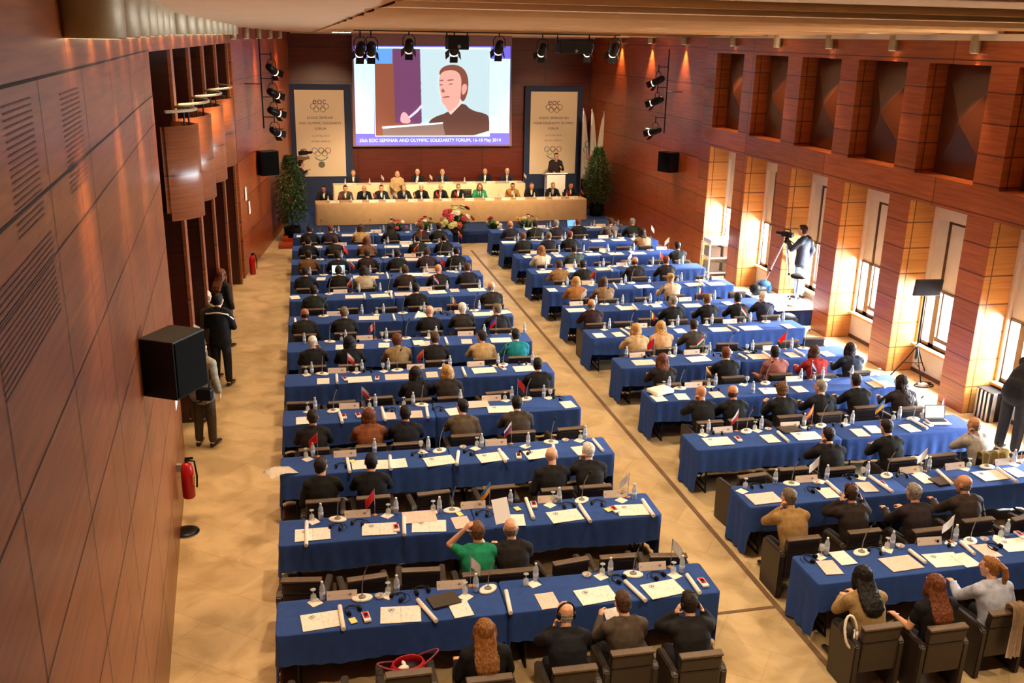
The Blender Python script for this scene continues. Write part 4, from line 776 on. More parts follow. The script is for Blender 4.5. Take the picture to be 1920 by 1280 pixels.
T = {
'L1': dict(b=[605,1120,744,1111,892,1108,1004,1088,1144,1077,1278,1073],g=[588,1124,727,1108,872,1112,986,1096,1129,1077,1262,1074],n=[591,1130,727,1116,873,1119,1001,1095,1127,1081,1265,1079],p=[641,1113,845,1097,1220,1063],m=[679,1121,915,1106,1187,1078],f=[880,1092,'white',1256,1062,'white'],h=[661,1147,747,1122,790,1110,1160,1088,1233,1082],B=[605,1164,752,1153,1118,1117,1246,1109],A=[867,1155],D=[1028,1130],t=[637,1137,644,1180,783,1125,818,1165,949,1110,957,1148,1174,1093,1211,1128,1288,1078,1312,1112],x=[687,1160,1318,1095],y=[662,1165],F=[832,1128,.25],d=[712,1120,1100,1080]),
'L2': dict(b=[602,973,742,958,824,960,957,947,1048,942,1184,935],g=[585,971,727,957,812,956,1034,940],n=[588,978,726,966,811,959,1031,947,1165,938],p=[670,963,886,949,1030,939,1149,924],m=[633,971,846,953,1090,938],f=[703,965,'turkey',918,952,'ukraine',1177,932,'white'],h=[631,990,672,982,905,965,1065,950,1120,945],B=[587,1003,712,993,805,987,1060,968,1187,957],C=[787,970],D=[865,980],A=[968,976],t=[575,985,574,1030,757,970,758,1003,986,935,1000,972,1087,948,1107,978,1205,938,1225,967],x=[743,993,1001,949,1152,958],y=[862,965,970,955,1140,957]),
'L3': dict(b=[587,853,702,846,803,844,903,838,990,836,1094,819],g=[574,856,789,842,893,833,1085,816],n=[577,861,792,848,891,841,985,837,1086,826],p=[647,855,929,832],m=[824,846,1032,828],f=[596,847,'red',957,829,'slovak'],h=[783,854,880,850,985,850,640,875],A=[674,872,714,872,750,877,1089,845],B=[826,869,924,859,1014,857],t=[651,862,656,888,731,855,733,880,860,848,857,873,938,848,950,870,1037,835,1040,850,1112,824,1130,845],x=[973,858],d=[868,840,1060,827],y=[661,866]),
'L4': dict(b=[591,762,703,757,774,756,862,750,956,742,1015,738],g=[577,766,692,758,757,759,945,746,1028,739],n=[578,772,692,766,758,763,948,750,1028,745],p=[655,765,920,748],m=[625,771,790,758,985,746],f=[678,756,'redwhite',968,744,'red'],h=[733,770,821,768,1046,748],A=[568,790,850,772,1065,759],D=[730,785,782,785],C=[893,759],B=[940,770],t=[716,765,723,790,800,765,803,785,636,775,642,795],x=[645,783,672,781]),
'L5': dict(b=[585,697,678,690,727,688,842,684,928,678,993,673],g=[574,699,668,692,717,690,830,684,1000,674],n=[575,702,668,697,720,696,830,690,930,684,985,679],p=[632,694,778,687,889,680],m=[604,699,744,692,940,680],f=[652,693,'redwhite',793,687,'orange'],A=[606,715],B=[675,712,908,695,985,692],C=[745,707],D=[810,703],t=[631,703,632,718,867,690,873,705],x=[647,712,707,711,943,692],h=[690,697,925,686,980,681]),
'L6': dict(b=[571,644,648,636,724,632,816,627,905,622,1000-20,617],g=[640,637,716,634,803,629,958,620],n=[726,638,803,632,960,624],p=[683,634,871,625],m=[618,640,760,633],f=[702,631,'denmark',927,622,'bluered'],A=[640,654,720,648,785,643],D=[672,652,797,646,875,641],B=[940,638],t=[835,634,839,645],h=[665,642,910,630]),
'L7': dict(b=[678,585,718,583,793,579,894,574],g=[706,586,788,582,884,576],n=[706,590,788,586],p=[627,588,813,580],m=[606,590,755,587,887,580],f=[842,577,'ireland'],B=[692,597,905,589,955,585],A=[790,592],D=[860,583],t=[553,600,554,610,737,590,740,600,785,585,778,597],h=[820,587,835,590]),
'L8': dict(p=[638,547,797,543],m=[617,550,728,546],f=[810,537,'union',660,545,'redwhite'],A=[553,558],B=[665,557,713,555,820,548,892,541],C=[757,552],D=[850,541],t=[683,552,684,561,733,548,735,560],b=[673,546,712,544,768,541,835,537,893,532]),
'L9': dict(p=[805,507],m=[607,515,712,512,843,507],f=[655,506,'redwhite',823,493+11,'red'],A=[602,525,670,520],D=[702,521],B=[780,515],C=[808,516],t=[726,515,731,530]),
'L10': dict(p=[768,480],m=[600,487,722,483,825,480],f=[645,486,'red',784,481,'orange'],B=[665,488],C=[775,487]),
'L11': dict(p=[640,463,760,458],m=[700,460,803,456],f=[790,455,'red',868,466-10,'orange'],B=[735,463],A=[597,463,760,461]),
'L12': dict(p=[705,436],m=[600,438,690,437],B=[655,444,725,443],A=[563,444]),
'R1': dict(b=[1545,1035,1665,1020,1781,1009,1873,994],g=[1531,1032,1654,1020,1860,994],n=[1530,1038,1654,1023,1782,1018,1857,998],p=[1729,1010],m=[1605,1028,1803,1004],f=[1766,1003,'white'],h=[1520,1050,1640,1035,1770,1020,1865,1028],D=[1555,1065,1850,1033],A=[1580,1047,1815,1055],C=[1690,1057],B=[1772,1050,1905,1022],t=[1705,1032,1735,1055,1800,1015,1828,1040],x=[1897,995],d=[1678,1018,1845,1013]),
'R2': dict(b=[1452,906,1549,898,1623,890,1728,878,1890,862],g=[1397,914,1607,886,1718,876,1805,869],n=[1391,921,1532,898,1608,891,1717,884,1802,875,1893,866],p=[1500,893,1689,875,1773,868,1862,858],m=[1476,901,1651,884,1836,867],f=[1525,895,'white',1720,874,'white',1896,858,'white'],h=[1417,913,1525,920,1595,895,1690,893],C=[1433,935],A=[1552,925,1733,898,1905,886],D=[1625,914],B=[1858,892],t=[1550,903,1575,925,1630,893,1672,922,1757,882,1785,908,1870,878,1905,903],x=[1655,910],d=[1517,907],F=[1768,904,.1]),
'R3': dict(b=[1326,810,1425,803,1505,797,1597,794,1675,779],g=[1314,811,1413,804,1585,793,1666,781],n=[1319,815,1418,806,1508,800,1582,794],p=[1350,806,1473,795,1727,774],m=[1393,804,1532,794,1700,779],f=[1378,802,'czech',1519,793,'spain',1645,783,'blueyel',1752,771,'canada'],h=[1345,813,1508,803,1570,798],B=[1347,828,1513,818],A=[1444,823,1638,806,1706,803],D=[1612,812],t=[1458,810,1478,828,1706,785,1738,803],x=[1384,825,1740,797],F=[1478,806,.2],d=[1440,806]),
'R4': dict(b=[1253,727,1338,720,1411,737,1500,712,1535,706,1590,703],g=[1243,728,1325,722,1395,715,1520,708,1640,700],n=[1393,721,1332,725,1545,709],p=[1296,722,1487,713],m=[1272,727,1432,717],f=[1319,722,'yellow',1518,711,'union'],A=[1238,750,1280,746],D=[1348,744,1503,733],B=[1455,738],C=[1655,723],h=[1340,732,1460,724],t=[1636,712,1665,729]),
'R5': dict(b=[1173,669,1262,662,1325,658,1407,655,1480,651],g=[1253,664,1316,660,1397,656],n=[1260,667,1318,663,1400,658],p=[1191,666,1292,660,1437,651],m=[1502,651,1360,658],f=[1220,663,'turkey',1313,659,'hungary',1465,650,'red'],C=[1208,680,1425,669],B=[1310,674],A=[1550,664],D=[1485,666],t=[1385,664,1400,672,1430,660,1447,671,1490,656,1507,666],h=[1210,669,1345,667,1412,661]),
'R6': dict(b=[1139,613,1265,606,1330,604,1405,603,1468,601],g=[1130,614,1257,608,1322,606,1395,604,1460,602],n=[1132,617,1258,611,1325,609],p=[1195,610,1364,603],m=[1180,614,1433,602],f=[1215,610,'belgium',1385,603,'hungary'],A=[1124,630,1160,628,1275,621],B=[1350,618,1410,617],D=[1478,612],t=[1165,617,1180,627,1366,611,1383,619]),
'R7': dict(b=[1117,571,1167,570,1219,567,1339,561],g=[1158,571,1210,569,1332,563],n=[1160,574,1213,571],p=[1080,572,1284,564],m=[1133,571,1235,568],f=[1098,571,'white',1306,563,'italy'],B=[1080,582,1178,579],A=[1230,573,1365,569],C=[1300,574],t=[1188,573,1196,582]),
'R8': dict(p=[1100,531,1345,524],m=[1182,530,1310,526],f=[1113,530,'orange'],A=[1036,545],B=[1208,538,1303,535,1345,534],t=[1150,531,1157,541,1312,527,1320,536]),
'R9': dict(p=[1068,499,1160,494],m=[1145,497],f=[1178,494,'white',1230,492,'orangered'],B=[1022,510,1132,505],A=[1072,508],t=[1140,500,1148,508]),
'R10': dict(p=[1005,476,1130,469,1235,465],m=[1040,475,1103,472,1215,467],f=[1247,464,'white'],A=[990,483,1047,480],B=[1112,477,1155,476,1197,475]),
'R11': dict(p=[1127,444],m=[1000,449,1160,444],f=[1142,445,'redwhite',1217,442,'white'],B=[950,455,1120,452,1160,450],A=[1190,449]),
'R12': dict(p=[1010,425,1120,421],m=[990,428,1095,424],A=[990,430,1040,427],B=[1115,426]),
}
def pairs(l, n=2): return [l[i:i+n] for i in range(0, len(l), n)]
for key, dct in T.items():
    r = ROWS[key]
    for u, v in pairs(dct.get('p', [])): plate(r, *sd(r, u, v, .04))
    for u, v in pairs(dct.get('m', [])): mic(r, *sd(r, u, v, .1))
    for u, v, k in pairs(dct.get('f', []), 3): tflag(r, *sd(r, u, v, .04), k)
    for kk, fn in (('h', phones), ('d', dish), ('x', gift)):
        for u, v in pairs(dct.get(kk, [])): fn(r, *sd(r, u, v, .06))
    if 'b' in dct:
        for u, v in pairs(dct['b']): bottle(r, *sd(r, u, v, .04))
        for u, v in pairs(dct.get('g', [])): gls(r, *sd(r, u, v, .05), upr=random.random() < .15)
        for u, v in pairs(dct.get('n', [])): napkin(r, *sd(r, u, v, .09))
    else:
        for i in range(6):
            s = .45+i*.74+random.uniform(-.08, .08)
            if random.random() < .85: bottle(r, s+.08, .07)
            if random.random() < .75: gls(r, s-.02, .08)
            if random.random() < .7: napkin(r, s-.03, .15)
    for kk in 'ABCD':
        for u, v in pairs(dct.get(kk, [])): paper(r, *sd(r, u, v, .1), kk, random.uniform(-.12, .16)*(1 if key[0] == 'L' else -.6))
    for a in pairs(dct.get('t', []), 4): ptube(r, *a)
    for u, v in pairs(dct.get('y', [])): put(r, *sd(r, u, v, .06), 'paper_note', 'small yellow note', 'note', 'yellow notes on the blue tables', [('n', NOTE)], rot=.3, z=TZ+.013)
    for u, v, a in pairs(dct.get('F', []), 3): put(r, *sd(r, u, v, .15), 'document_folder', 'closed dark leather folder', 'folder', None, [('f', FOLD)], rot=a, z=TZ+.013)
def laptop(r, u, v, hexs, rot, words):
    s, d = sd(r, u, v, .2); d = min(d, .3); o = thing('laptop', words+', '+r.name, 'laptop', r.P(s, d, TZ+.014), r.a+rot)
    new('keyboard_base', box(-.17, .17, -.12, .12, 0, .016, bev=.004), o, mat('silver_laptop', '#b9bbbd', .4)); new('keyboard', box(-.14, .14, -.03, .1, .0162, .018), o, M_BLACK)
    bm = bx(bmesh.new(), -.17, .17, .115, .125, .012, .235, .003); bmesh.ops.rotate(bm, cent=(0, .12, .012), matrix=Matrix.Rotation(-.25, 3, 'X'), verts=bm.verts); l = new('lid', done(bm, 'lid'), o, M_BLACK)
    bm = bx(bmesh.new(), -.155, .155, .113, .1145, .03, .225); bmesh.ops.rotate(bm, cent=(0, .12, .012), matrix=Matrix.Rotation(-.25, 3, 'X'), verts=bm.verts); new('screen', done(bm, 'scr'), l, mat('screen_'+hexs.strip('#'), hexs, .4, var=.1, scale=60, emit=.9))
laptop(ROWS['R3'], 1762, 795, '#c3cbd6', -.15, 'open laptop with pale screen beside the grey-shirted man')
laptop(ROWS['R12'], 1070, 424, '#5a9ff0', .2, 'open laptop with blue screen')
laptop(ROWS['L9'], 635, 517, '#bfe6f2', 0, 'lit laptop before the man in black jacket')
seen = {}
for rn, desc, s, o, cat, grp in ITEMS: seen.setdefault((rn, desc), []).append((s, o, cat, grp))
for (rn, desc), L in seen.items():
    L.sort(key=lambda q: q[0])
    for i, (s, o, cat, grp) in enumerate(L): tag(o, '%s, %s%s' % (desc, '' if len(L) == 1 else ORD[min(i, 15)]+' on the ', rn), cat, grp)
# headsets being worn, and a leaflet in the hand
bpy.context.view_layer.update()
for uv, w in (((1056, 1172), 'bald head with grey fringe, nearest left-hand row'), ((1289, 1140), 'dark-haired man at the aisle end of the nearest left-hand row'), ((1593, 923), 'short-haired man with raised hands, second-nearest right-hand row')):
    po, pose = SEATED[uv]; M = po.matrix_basis @ headM(POSES[pose]) @ Matrix.Translation((0, -.004, .03)) @ Matrix.Rotation(PI/2, 4, 'X') @ Matrix.Scale(1.18, 4)
    o = new('headphones', None); o.matrix_world = M; tag(o, 'black headphones worn on the '+w, 'headphones', 'headphones being worn')
    for n, me in HPH[:3]: new(n, me, o)
p = at(1150, 1160, 'Z', .86); o = new('leaflet', PAP_A, None, None, p, (.7, 0, .15)); o.scale = (.75, .75, 1); tag(o, 'small white leaflet in the hand of the man in the grey-brown jacket', 'leaflet')
# loose things by the chairs
def ring(bm, c, rx, ry, rad, tilt=0, n=20, a0=0, a1=2*PI):
    M = Matrix.Translation(c) @ Matrix.Rotation(tilt, 4, 'X'); tube(bm, [M @ V(rx*math.cos(a0+(a1-a0)*k/n), ry*math.sin(a0+(a1-a0)*k/n), 0) for k in range(n+1)], rad, 7, cap=False)
r = ROWS['L1']; ch = min((c for c in r.chairs if all(abs(c[0]-q_[0]) > .3 for q_ in r.people)), key=lambda c: abs(c[0]-1.55)); q = r.P(ch[0]+.03, ch[1]-.13, 0); t = thing('handbag', 'open red handbag lying on an empty chair of the nearest left-hand row', 'handbag', (q.x, q.y, .405), .2); t.scale = (1.2,)*3
bm = bmesh.new(); lathe(bm, [(.10, 0), (.15, .02), (.165, .13), (.13, .2), (.118, .2), (.15, .13), (.13, .03)], 20); bmesh.ops.scale(bm, vec=(1, .75, 1), verts=bm.verts); new('bag_body', done(bm, 'bag', True), t, mat('red_leather', '#a3101c', .35))
bm = bmesh.new(); ball(bm, (0, .01, .12), (.11, .075, .06)); new('dark_lining', done(bm, 'lining', True), t, M_BLACK)
bm = bmesh.new(); ball(bm, (-.05, -.03, .17), (.05, .03, .03)); ball(bm, (-.03, .02, .175), (.018, .04, .02)); new('white_contents', done(bm, 'c', True), t, M_WHITE)
for s in (-1, 1):
    bm = bmesh.new(); tube(bm, [(s*(.11+.15*math.sin(q_*PI/14)), -.07+.14*q_/14, .185+.06*math.sin(q_*PI/14)) for q_ in range(15)], .009, 7); new('strap', done(bm, 'strap', True), t, mat('maroon_strap', '#7c2a38', .5))
def chair_near(r, u, v, z=.85):
    q = at(u, v, 'Z', z); return min(r.chairs, key=lambda c: (r.P(c[0], c[1])-q).length)
r = ROWS['R1']; c = min(r.chairs, key=lambda c: abs(c[0]-r.people[0][0])); p = r.P(c[0]-.26, c[1]+.1, .62)
t = thing('shoulder_bag', 'white-strapped bag hanging on the armrest behind the woman in khaki', 'bag', p, r.a)
bm = bmesh.new(); ring(bm, (0, -.02, .06), .07, .17, .014, 1.25); tube(bm, [(0, .1, .12), (.05, 0, .05), (0, -.1, -.06)], .012, 7); tube(bm, [(-.06, 0, .05), (.05, 0, .06)], .012, 7); new('white_strap', done(bm, 's', True), t, M_WHITE)
bm = bmesh.new(); ball(bm, (.0, .06, .03), (.07, .1, .1)); new('bag_body', done(bm, 'b', True), t, mat('dark_bag', '#2c211b', .6))
def drape(name, label, cat, r, s, d, w, hexc, hem=.42, top=.905):
    bm = bmesh.new(); n = 16; prof = [(.0, top-.25), (.012, top-.03), (-.03, top), (-.085, top-.0), (-.105, top-.04), (-.125, top-.2), (-.14, hem)]; rows = []
    for y, z in prof: rows.append([bm.verts.new((-w/2+w*i/n, y-.222+.012*math.sin(i*1.4+z*6), z+.01*math.sin(i*.9))) for i in range(n+1)])
    for a, b in zip(rows, rows[1:]):
        for i in range(n): bm.faces.new((a[i], a[i+1], b[i+1], b[i]))
    bmesh.ops.solidify(bm, geom=bm.faces[:], thickness=.012)
    o = new(name, done(bm, name, True), None, cloth(hexc), r.P(s, d), r.a); tag(o, label, cat)
r = ROWS['R3']; s, d = max(r.people); drape('draped_jacket', 'tan jacket hung over the chair of the grey-shirted man', 'jacket', r, s, d, .46, '#a08a52', .5)
r = ROWS['R1']; s, d = max(r.people); drape('scarf', 'beige knitted scarf hanging over the chair back behind the ginger ponytail', 'scarf', r, s+.06, d, .16, '#a58a6e', .3)
p = at(1220, 727, 'Z', TZ+.06); o = new('paper_bag', mk(lambda b: bx(b, -.2, .2, -.14, .14, 0, .08, .03), 'bag'), None, M_CREAM, ROWS['R4'].P(.26, .24, TZ+.012), .35); tag(o, 'crumpled white paper bag on the aisle end of the fourth-nearest right-hand row', 'bag')
p = at(940, 957, 'Z', 1.0); bm = bmesh.new(); bx(bm, -.105, .105, -.003, .003, -.15, .15); o = new('held_paper', done(bm, 'hp'), None, M_PAPER, p, (-.5, 0, .25)); tag(o, 'printed sheet held up between the green top and the bald man', 'paper')
p = at(526, 884, 'Z', .78); bm = bmesh.new(); g = [[bm.verts.new((-.2+.4*i/6, -.14+.28*j/4, .03*math.sin(i*.7))) for i in range(7)] for j in range(5)]
for j in range(4):
    for i in range(6): bm.faces.new((g[j][i], g[j][i+1], g[j+1][i+1], g[j+1][i]))
bmesh.ops.solidify(bm, geom=bm.faces[:], thickness=.003)
o = new('large_paper', done(bm, 'lp', True), None, M_CREAM, p, (0, 0, .5)); tag(o, 'large blank sheet held out over the left end of the third-nearest left-hand row', 'paper')
# ------------------------------------------------------------------ the stage
SZ, RZ = .2, .5       # stage floor, rear riser
struct('stage_floor', box(-.2, 11.3, 31.2, YB, 0, SZ, 'stage'), mat('blue_carpet', '#20427e', .9, var=.1, scale=20))
struct('stage_riser', box(1.2, 10.4, 35.02, YB-.3, SZ, RZ, 'riser'), mat('blue_carpet', '#20427e'))
bm = bmesh.new(); ubox(bm, -.35, .8, 31.1, 31.9, 0, .2); ubox(bm, -.5, .75, 30.5, 31.1, 0, .1); struct('stage_steps', done(bm, 'steps'), W_STEP)
o = thing('stage_table', 'long beige-clothed head table at the front of the stage', 'table', (5.5, 33.2, SZ)); Lf = 9.6
new('tablecloth', cloth_mesh(Lf, .75, .76, .02, .02, .02, .004, 'stage_cloth', .4), o, M_BEIGE, rot=PI)
for u in (-4.4, -1.5, 1.5, 4.4): bm = bmesh.new(); tube(bm, [(u, 0, .72), (u, 0, 0)], .03, 8); new('leg', done(bm, 'leg'), o, M_GREY)
bm = bx(bmesh.new(), -Lf/2+.03, Lf/2-.03, -.34, .34, .72, .75); new('table_top', done(bm, 'tt'), o, M_GREY)
o.location = (5.55, 33.5, SZ)
o = thing('stage_table', 'shorter cream-clothed table on the rear riser of the stage', 'table', (5.0, 35.5, RZ)); Lb = 7.1
new('tablecloth', cloth_mesh(Lb, .7, .76, .02, .02, .02, .012, 'rear_cloth', .6), o, M_CREAMC, rot=PI)
for u in (-3.2, 0, 3.2): bm = bmesh.new(); tube(bm, [(u, 0, .72), (u, 0, 0)], .03, 8); new('leg', done(bm, 'leg'), o, M_GREY)
o = thing('flower_bench', 'low bench with dark blue skirt carrying the flowers before the stage', 'bench', (5.6, 30.85, -.08))
new('skirt', cloth_mesh(7.4, .5, .38, .09, .09, .09, .012, 'bench_cloth', 1), o, M_NAVY); new('bench_top', box(-3.65, 3.65, -.22, .22, .34, .372, 'bt'), o, M_GREY)
# flowers
PET = {}
def bouquet(u, v, z, sc, n, label):
    p = at(u, v, 'Y', 30.85); t = thing('flower_arrangement', label, 'flowers', (p.x, 30.85, .302), random.uniform(0, 6), 'flower arrangements before the stage'); t.scale = (sc,)*3
    new('pot', mk(lambda b: lathe(b, [(.09, 0), (.13, .02), (.15, .12), (.13, .13)], 16), 'pot', True), t, M_BROWNL)
    bm = bmesh.new()
    for k in range(int(90)):
        a = random.uniform(0, 2*PI); e = random.uniform(.1, 1.3); l = random.uniform(.22, .46); d = V(math.cos(a)*math.cos(e)*1.4, math.sin(a)*math.cos(e)*.7, math.sin(e)*.8); b = V(0, 0, .12); c = b+d*l; sd_ = d.cross(V(0, 0, 1)).normalized()*.035; m = b+d*l*.6
        q = [bm.verts.new(x) for x in (b, m+sd_, c-V(0, 0, .04), m-sd_)]; bm.faces.new(q)
    new('foliage', done(bm, 'fol', False), t, M_LEAF)
    for k in range(n):
        a = random.uniform(0, 2*PI); e = random.uniform(.25, 1.4); d = V(math.cos(a)*math.cos(e)*1.35, math.sin(a)*math.cos(e)*.6, math.sin(e)*.85); h = random.choice(('#c23a4e', '#e8d9a0', '#e3b13c', '#d98a6a', '#b0283c', '#efe6cf', '#c9d08a'))
        if h not in PET:
            bm = bmesh.new(); ball(bm, (0, 0, .01), (.03, .03, .025))
            for j in range(7):
                w = 2*PI*j/7; ball(bm, (.038*math.cos(w), .038*math.sin(w), 0), (.032, .024, .018), 1)
            PET[h] = done(bm, 'flower', True, mat('petal_'+h.strip('#'), h, .6))
        f = new('flower', PET[h], t, None, V(0, 0, .12)+d*random.uniform(.36, .48)); f.rotation_euler = d.to_track_quat('Z', 'Y').to_euler()
bouquet(855, 428, 0, 1.75, 34, 'large round bouquet of red, yellow and cream flowers before the head table')
for u, sc, w in ((742, 1.05, 'first small flower arrangement from the left before the head table'), (795, 1.1, 'second small flower arrangement from the left, beside the large bouquet'), (925, 1.0, 'small flower arrangement just right of the large bouquet'), (985, 1.1, 'rightmost flower arrangement before the head table')): bouquet(u, 432, 0, sc, 9, w)
# stage guests, left to right
def guest(u, v, y, z, hair, hc, top, words, pose='desk', sc=.92, **kw):
    hd = POSES[pose]['head']; q = at(u, v, 'Y', y-hd.y); kw.setdefault('collar', '#e6e2da')
    person(pose, V(q.x, y, z), PI+random.uniform(-.12, .12), hair, hc, top, 'person with %s' % words, front=kw.pop('front', True), scale=sc, **kw)
    return q.x
G1 = [(608,362,'short','black','#1a1a1c','dark hair in black suit at the left end of the head table',dict(skin=2)),(648,358,'short','black','#4a463e','black hair in grey suit, second from left at the head table',{}),(683,356,'fringe','greybrown','#16181e','bald head in black suit, third from left at the head table',dict(tie='#3c4a6a')),(715,357,'short','dark','#202330','dark hair in navy suit, fourth from left at the head table',{}),(757,355,'short','grey','#191c22','grey hair in dark suit, seated right of the standing man',dict(tie='#2a3c5a')),(790,357,'short','white','#15171c','white hair in dark suit with folded arms at the head table',{}),(826,354,'bald','','#181a1f','bald head in dark suit, left of the empty chair at the head table',dict(tie='#5a6478')),(860,354,'short','greybrown','#181a1c','grey-brown hair in black suit beside the empty chair at the head table',{}),(900,356,'bob','auburn','#2a8a64','auburn bob in green jacket at the head table',dict(tie='#1c1a1e')),(962,354,'short','black','#a07a3a','black hair in mustard jacket at the head table',dict(tie='#c9c0b8',skin=1)),(997,353,'short','greybrown','#15171a','grey-brown hair in black suit, fourth from right at the head table',{}),(1037,354,'short','grey','#191b22','grey hair in dark suit below the lectern',dict(tie='#8a8f9a')),(1070,351,'short','black','#16171a','black hair in black suit at the right end of the head table',dict(skin=1))]
gx = []
for u, v, h, hc, top, words, kw in G1: gx.append(guest(u, v, 34.45, SZ, h, hc, top, words, **kw))
G2 = [(662,328,'short','grey','#25262c','grey hair in dark suit at the left end of the rear table',{}),(783,320,'short','white','#1c1d22','white hair in dark suit and open white shirt at the rear table',{}),(830,325,'fringe','white','#2a2630','bald head and white fringe in dark suit at the rear table',dict(tie='#b05a6a')),(910,322,'fringe','dark','#191b22','balding dark head in dark suit and white shirt at the rear table',{}),(952,320,'short','white','#2a2838','white hair in dark blue suit at the right end of the rear table',dict(tie='#1c1a22'))]
for u, v, h, hc, top, words, kw in G2: gx.append(guest(u, v, 36.25, RZ, h, hc, top, words, **kw))
for i, x in enumerate(gx):
    chair(V(x, (34.4 if i < 13 else 36.3), SZ if i < 13 else RZ), PI, 'dark armchair on stage, %s at the %s' % (ORD[i] if i < 13 else ORD[i-13], 'head table' if i < 13 else 'rear table'), 'armchairs on the stage', .93)
q = at(885, 352, 'Y', 34.5); chair(V(at(876, 352, 'Y', 34.6).x, 34.75, SZ), PI, 'empty dark armchair left of the green jacket on stage', 'armchairs on the stage', 1.05)
q = at(745, 330, 'Y', 34.75); person('speak', V(q.x, 34.8, SZ), PI, 'fringe', 'white', '#b39a70', 'standing person with bald head in tan jacket and grey trousers between the stage tables', low='#4a4a4e', front=True, collar='#efeae2', scale=.92)
# small things along the head tables
BOT2 = B_BODY
random.seed(11)
for i in range(22):
    rear = i >= 14; x = (1.2+i*.66+random.uniform(-.12, .12)) if not rear else (1.9+(i-14)*.86+random.uniform(-.1, .1)); y, z = (33.42, SZ+.761) if not rear else (35.35, RZ+.761)
    k = i if not rear else i-14; nm = 'head' if not rear else 'rear'
    o = thing('water_bottle', 'small white-capped water bottle on the stage %s table, %s' % (nm, ORD[k]), 'bottle', (x, y, z), 0, 'water bottles on the stage'); new('bottle_body', B_BODY, o); new('cap', B_CAP, o); new('label', B_LAB, o, M_WHITE)
    o = new('paper_sheet', PAP_A, None, None, (x+.22, y+.08, z+.004), random.uniform(-.2, .2)); tag(o, 'white sheet on the stage %s table, %s' % (nm, ORD[k]), 'paper', 'papers on the stage')
    o = new('nameplate', PLT, None, None, (x+.2, y-.18, z), 0); tag(o, 'pale name card on the stage %s table, %s' % (nm, ORD[k]), 'name card', 'name cards on the stage')
for u, k, w in ((636,'red','first from left'),(700,'orange','beside the third guest'),(740,'white','before the standing man'),(775,'romania','right of the standing man'),(818,'red','near the bald guest'),(853,'turkey','left of the empty chair'),(1063,'turkey','at the right end'),(950,'orange','before the mustard jacket'),(1090,'spain','at the far right corner')):
    q = at(u, 372, 'Y', 33.3); o = thing('table_flag', '%s table flag on the stage head table, %s' % (FWORD[k], w), 'flag', (max(.85, min(10.2, q.x)), 33.36, SZ+.761), random.uniform(-.4, .4), 'table flags on the stage')
    new('flag_base', FBASE, o); new('pole', FPOLE, o); new('flag_cloth', flag_mesh(k), o)
for u, w in ((715, 'left of the standing man'), (806, 'between the two white-haired guests'), (983, 'at the right end')):
    q = at(u, 335, 'Y', 35.5); o = thing('table_flag', 'white table flag on the rear stage table, %s' % w, 'flag', (q.x, 35.6, RZ+.761), 0, 'table flags on the stage'); new('flag_base', FBASE, o); new('pole', FPOLE, o); new('flag_cloth', flag_mesh('white'), o)
# lectern and speaker
lx = at(1040, 350, 'Y', 35.3).x
t = thing('lectern', 'white lectern at the right of the stage', 'lectern', (lx, 35.3, RZ))
M_LECT = mat('white_lectern', '#fbf8f2', .5, var=.02)
new('body', mk(lambda b: bx(b, -.36, .36, -.2, .2, 0, 1.06, .02), 'lect', False), t, M_LECT); bm = bx(bmesh.new(), -.42, .42, -.26, .26, 1.06, 1.1); bmesh.ops.rotate(bm, cent=(0, 0, 1.06), matrix=Matrix.Rotation(-.2, 3, 'X'), verts=bm.verts); new('reading_desk', done(bm, 'desk'), t, M_LECT)
new('microphone', mk(lambda b: tube(b, [(-.25, -.1, 1.1), (-.24, .0, 1.3), (-.2, .12, 1.42)], .012, 6), 'mic', True), t, M_BLACKM)
person('speak', V(at(1043, 302, 'Y', 35.75).x, 35.82, RZ), PI, 'short', 'dark', '#2c2423', 'person with dark hair in dark suit speaking behind the white lectern', front=True, collar='#d8d0c8', tie='#241c1c', scale=1.02)
# camera operator at the left of the stage
q = at(561, 300, 'Y', 36.2); person('film', V(q.x, 36.2, SZ), -1.1, 'short', 'dark', '#20242c', 'person in dark clothes filming at the left of the stage', low='#1c1f2a', scale=1.05)
def camcorder(t, s=1):
    new('camera_body', mk(lambda b: bx(b, -.07*s, .07*s, -.2*s, .17*s, 0, .15*s, .015), 'cb', False), t, M_BLACK); bm = bmesh.new(); tube(bm, [(0, .15*s, .07*s), (0, .36*s, .07*s)], .055*s, 14); new('lens', done(bm, 'lens', True), t, M_BLACKM)
    new('viewfinder', mk(lambda b: bx(b, -.15*s, -.07*s, -.05*s, .1*s, .1*s, .17*s, .01), 'vf', False), t, M_BLACK); bm = bmesh.new(); tube(bm, [(0, -.12*s, .15*s), (0, -.1*s, .22*s), (0, .1*s, .22*s), (0, .13*s, .15*s)], .014*s, 8); new('handle', done(bm, 'h', True), t, M_BLACK)
q = at(569, 287, 'Y', 36.1); t = thing('video_camera', 'black video camera raised beside the left stage banner', 'camera', (q.x, 36.1, q.z-.06), -1.0); camcorder(t, .9)
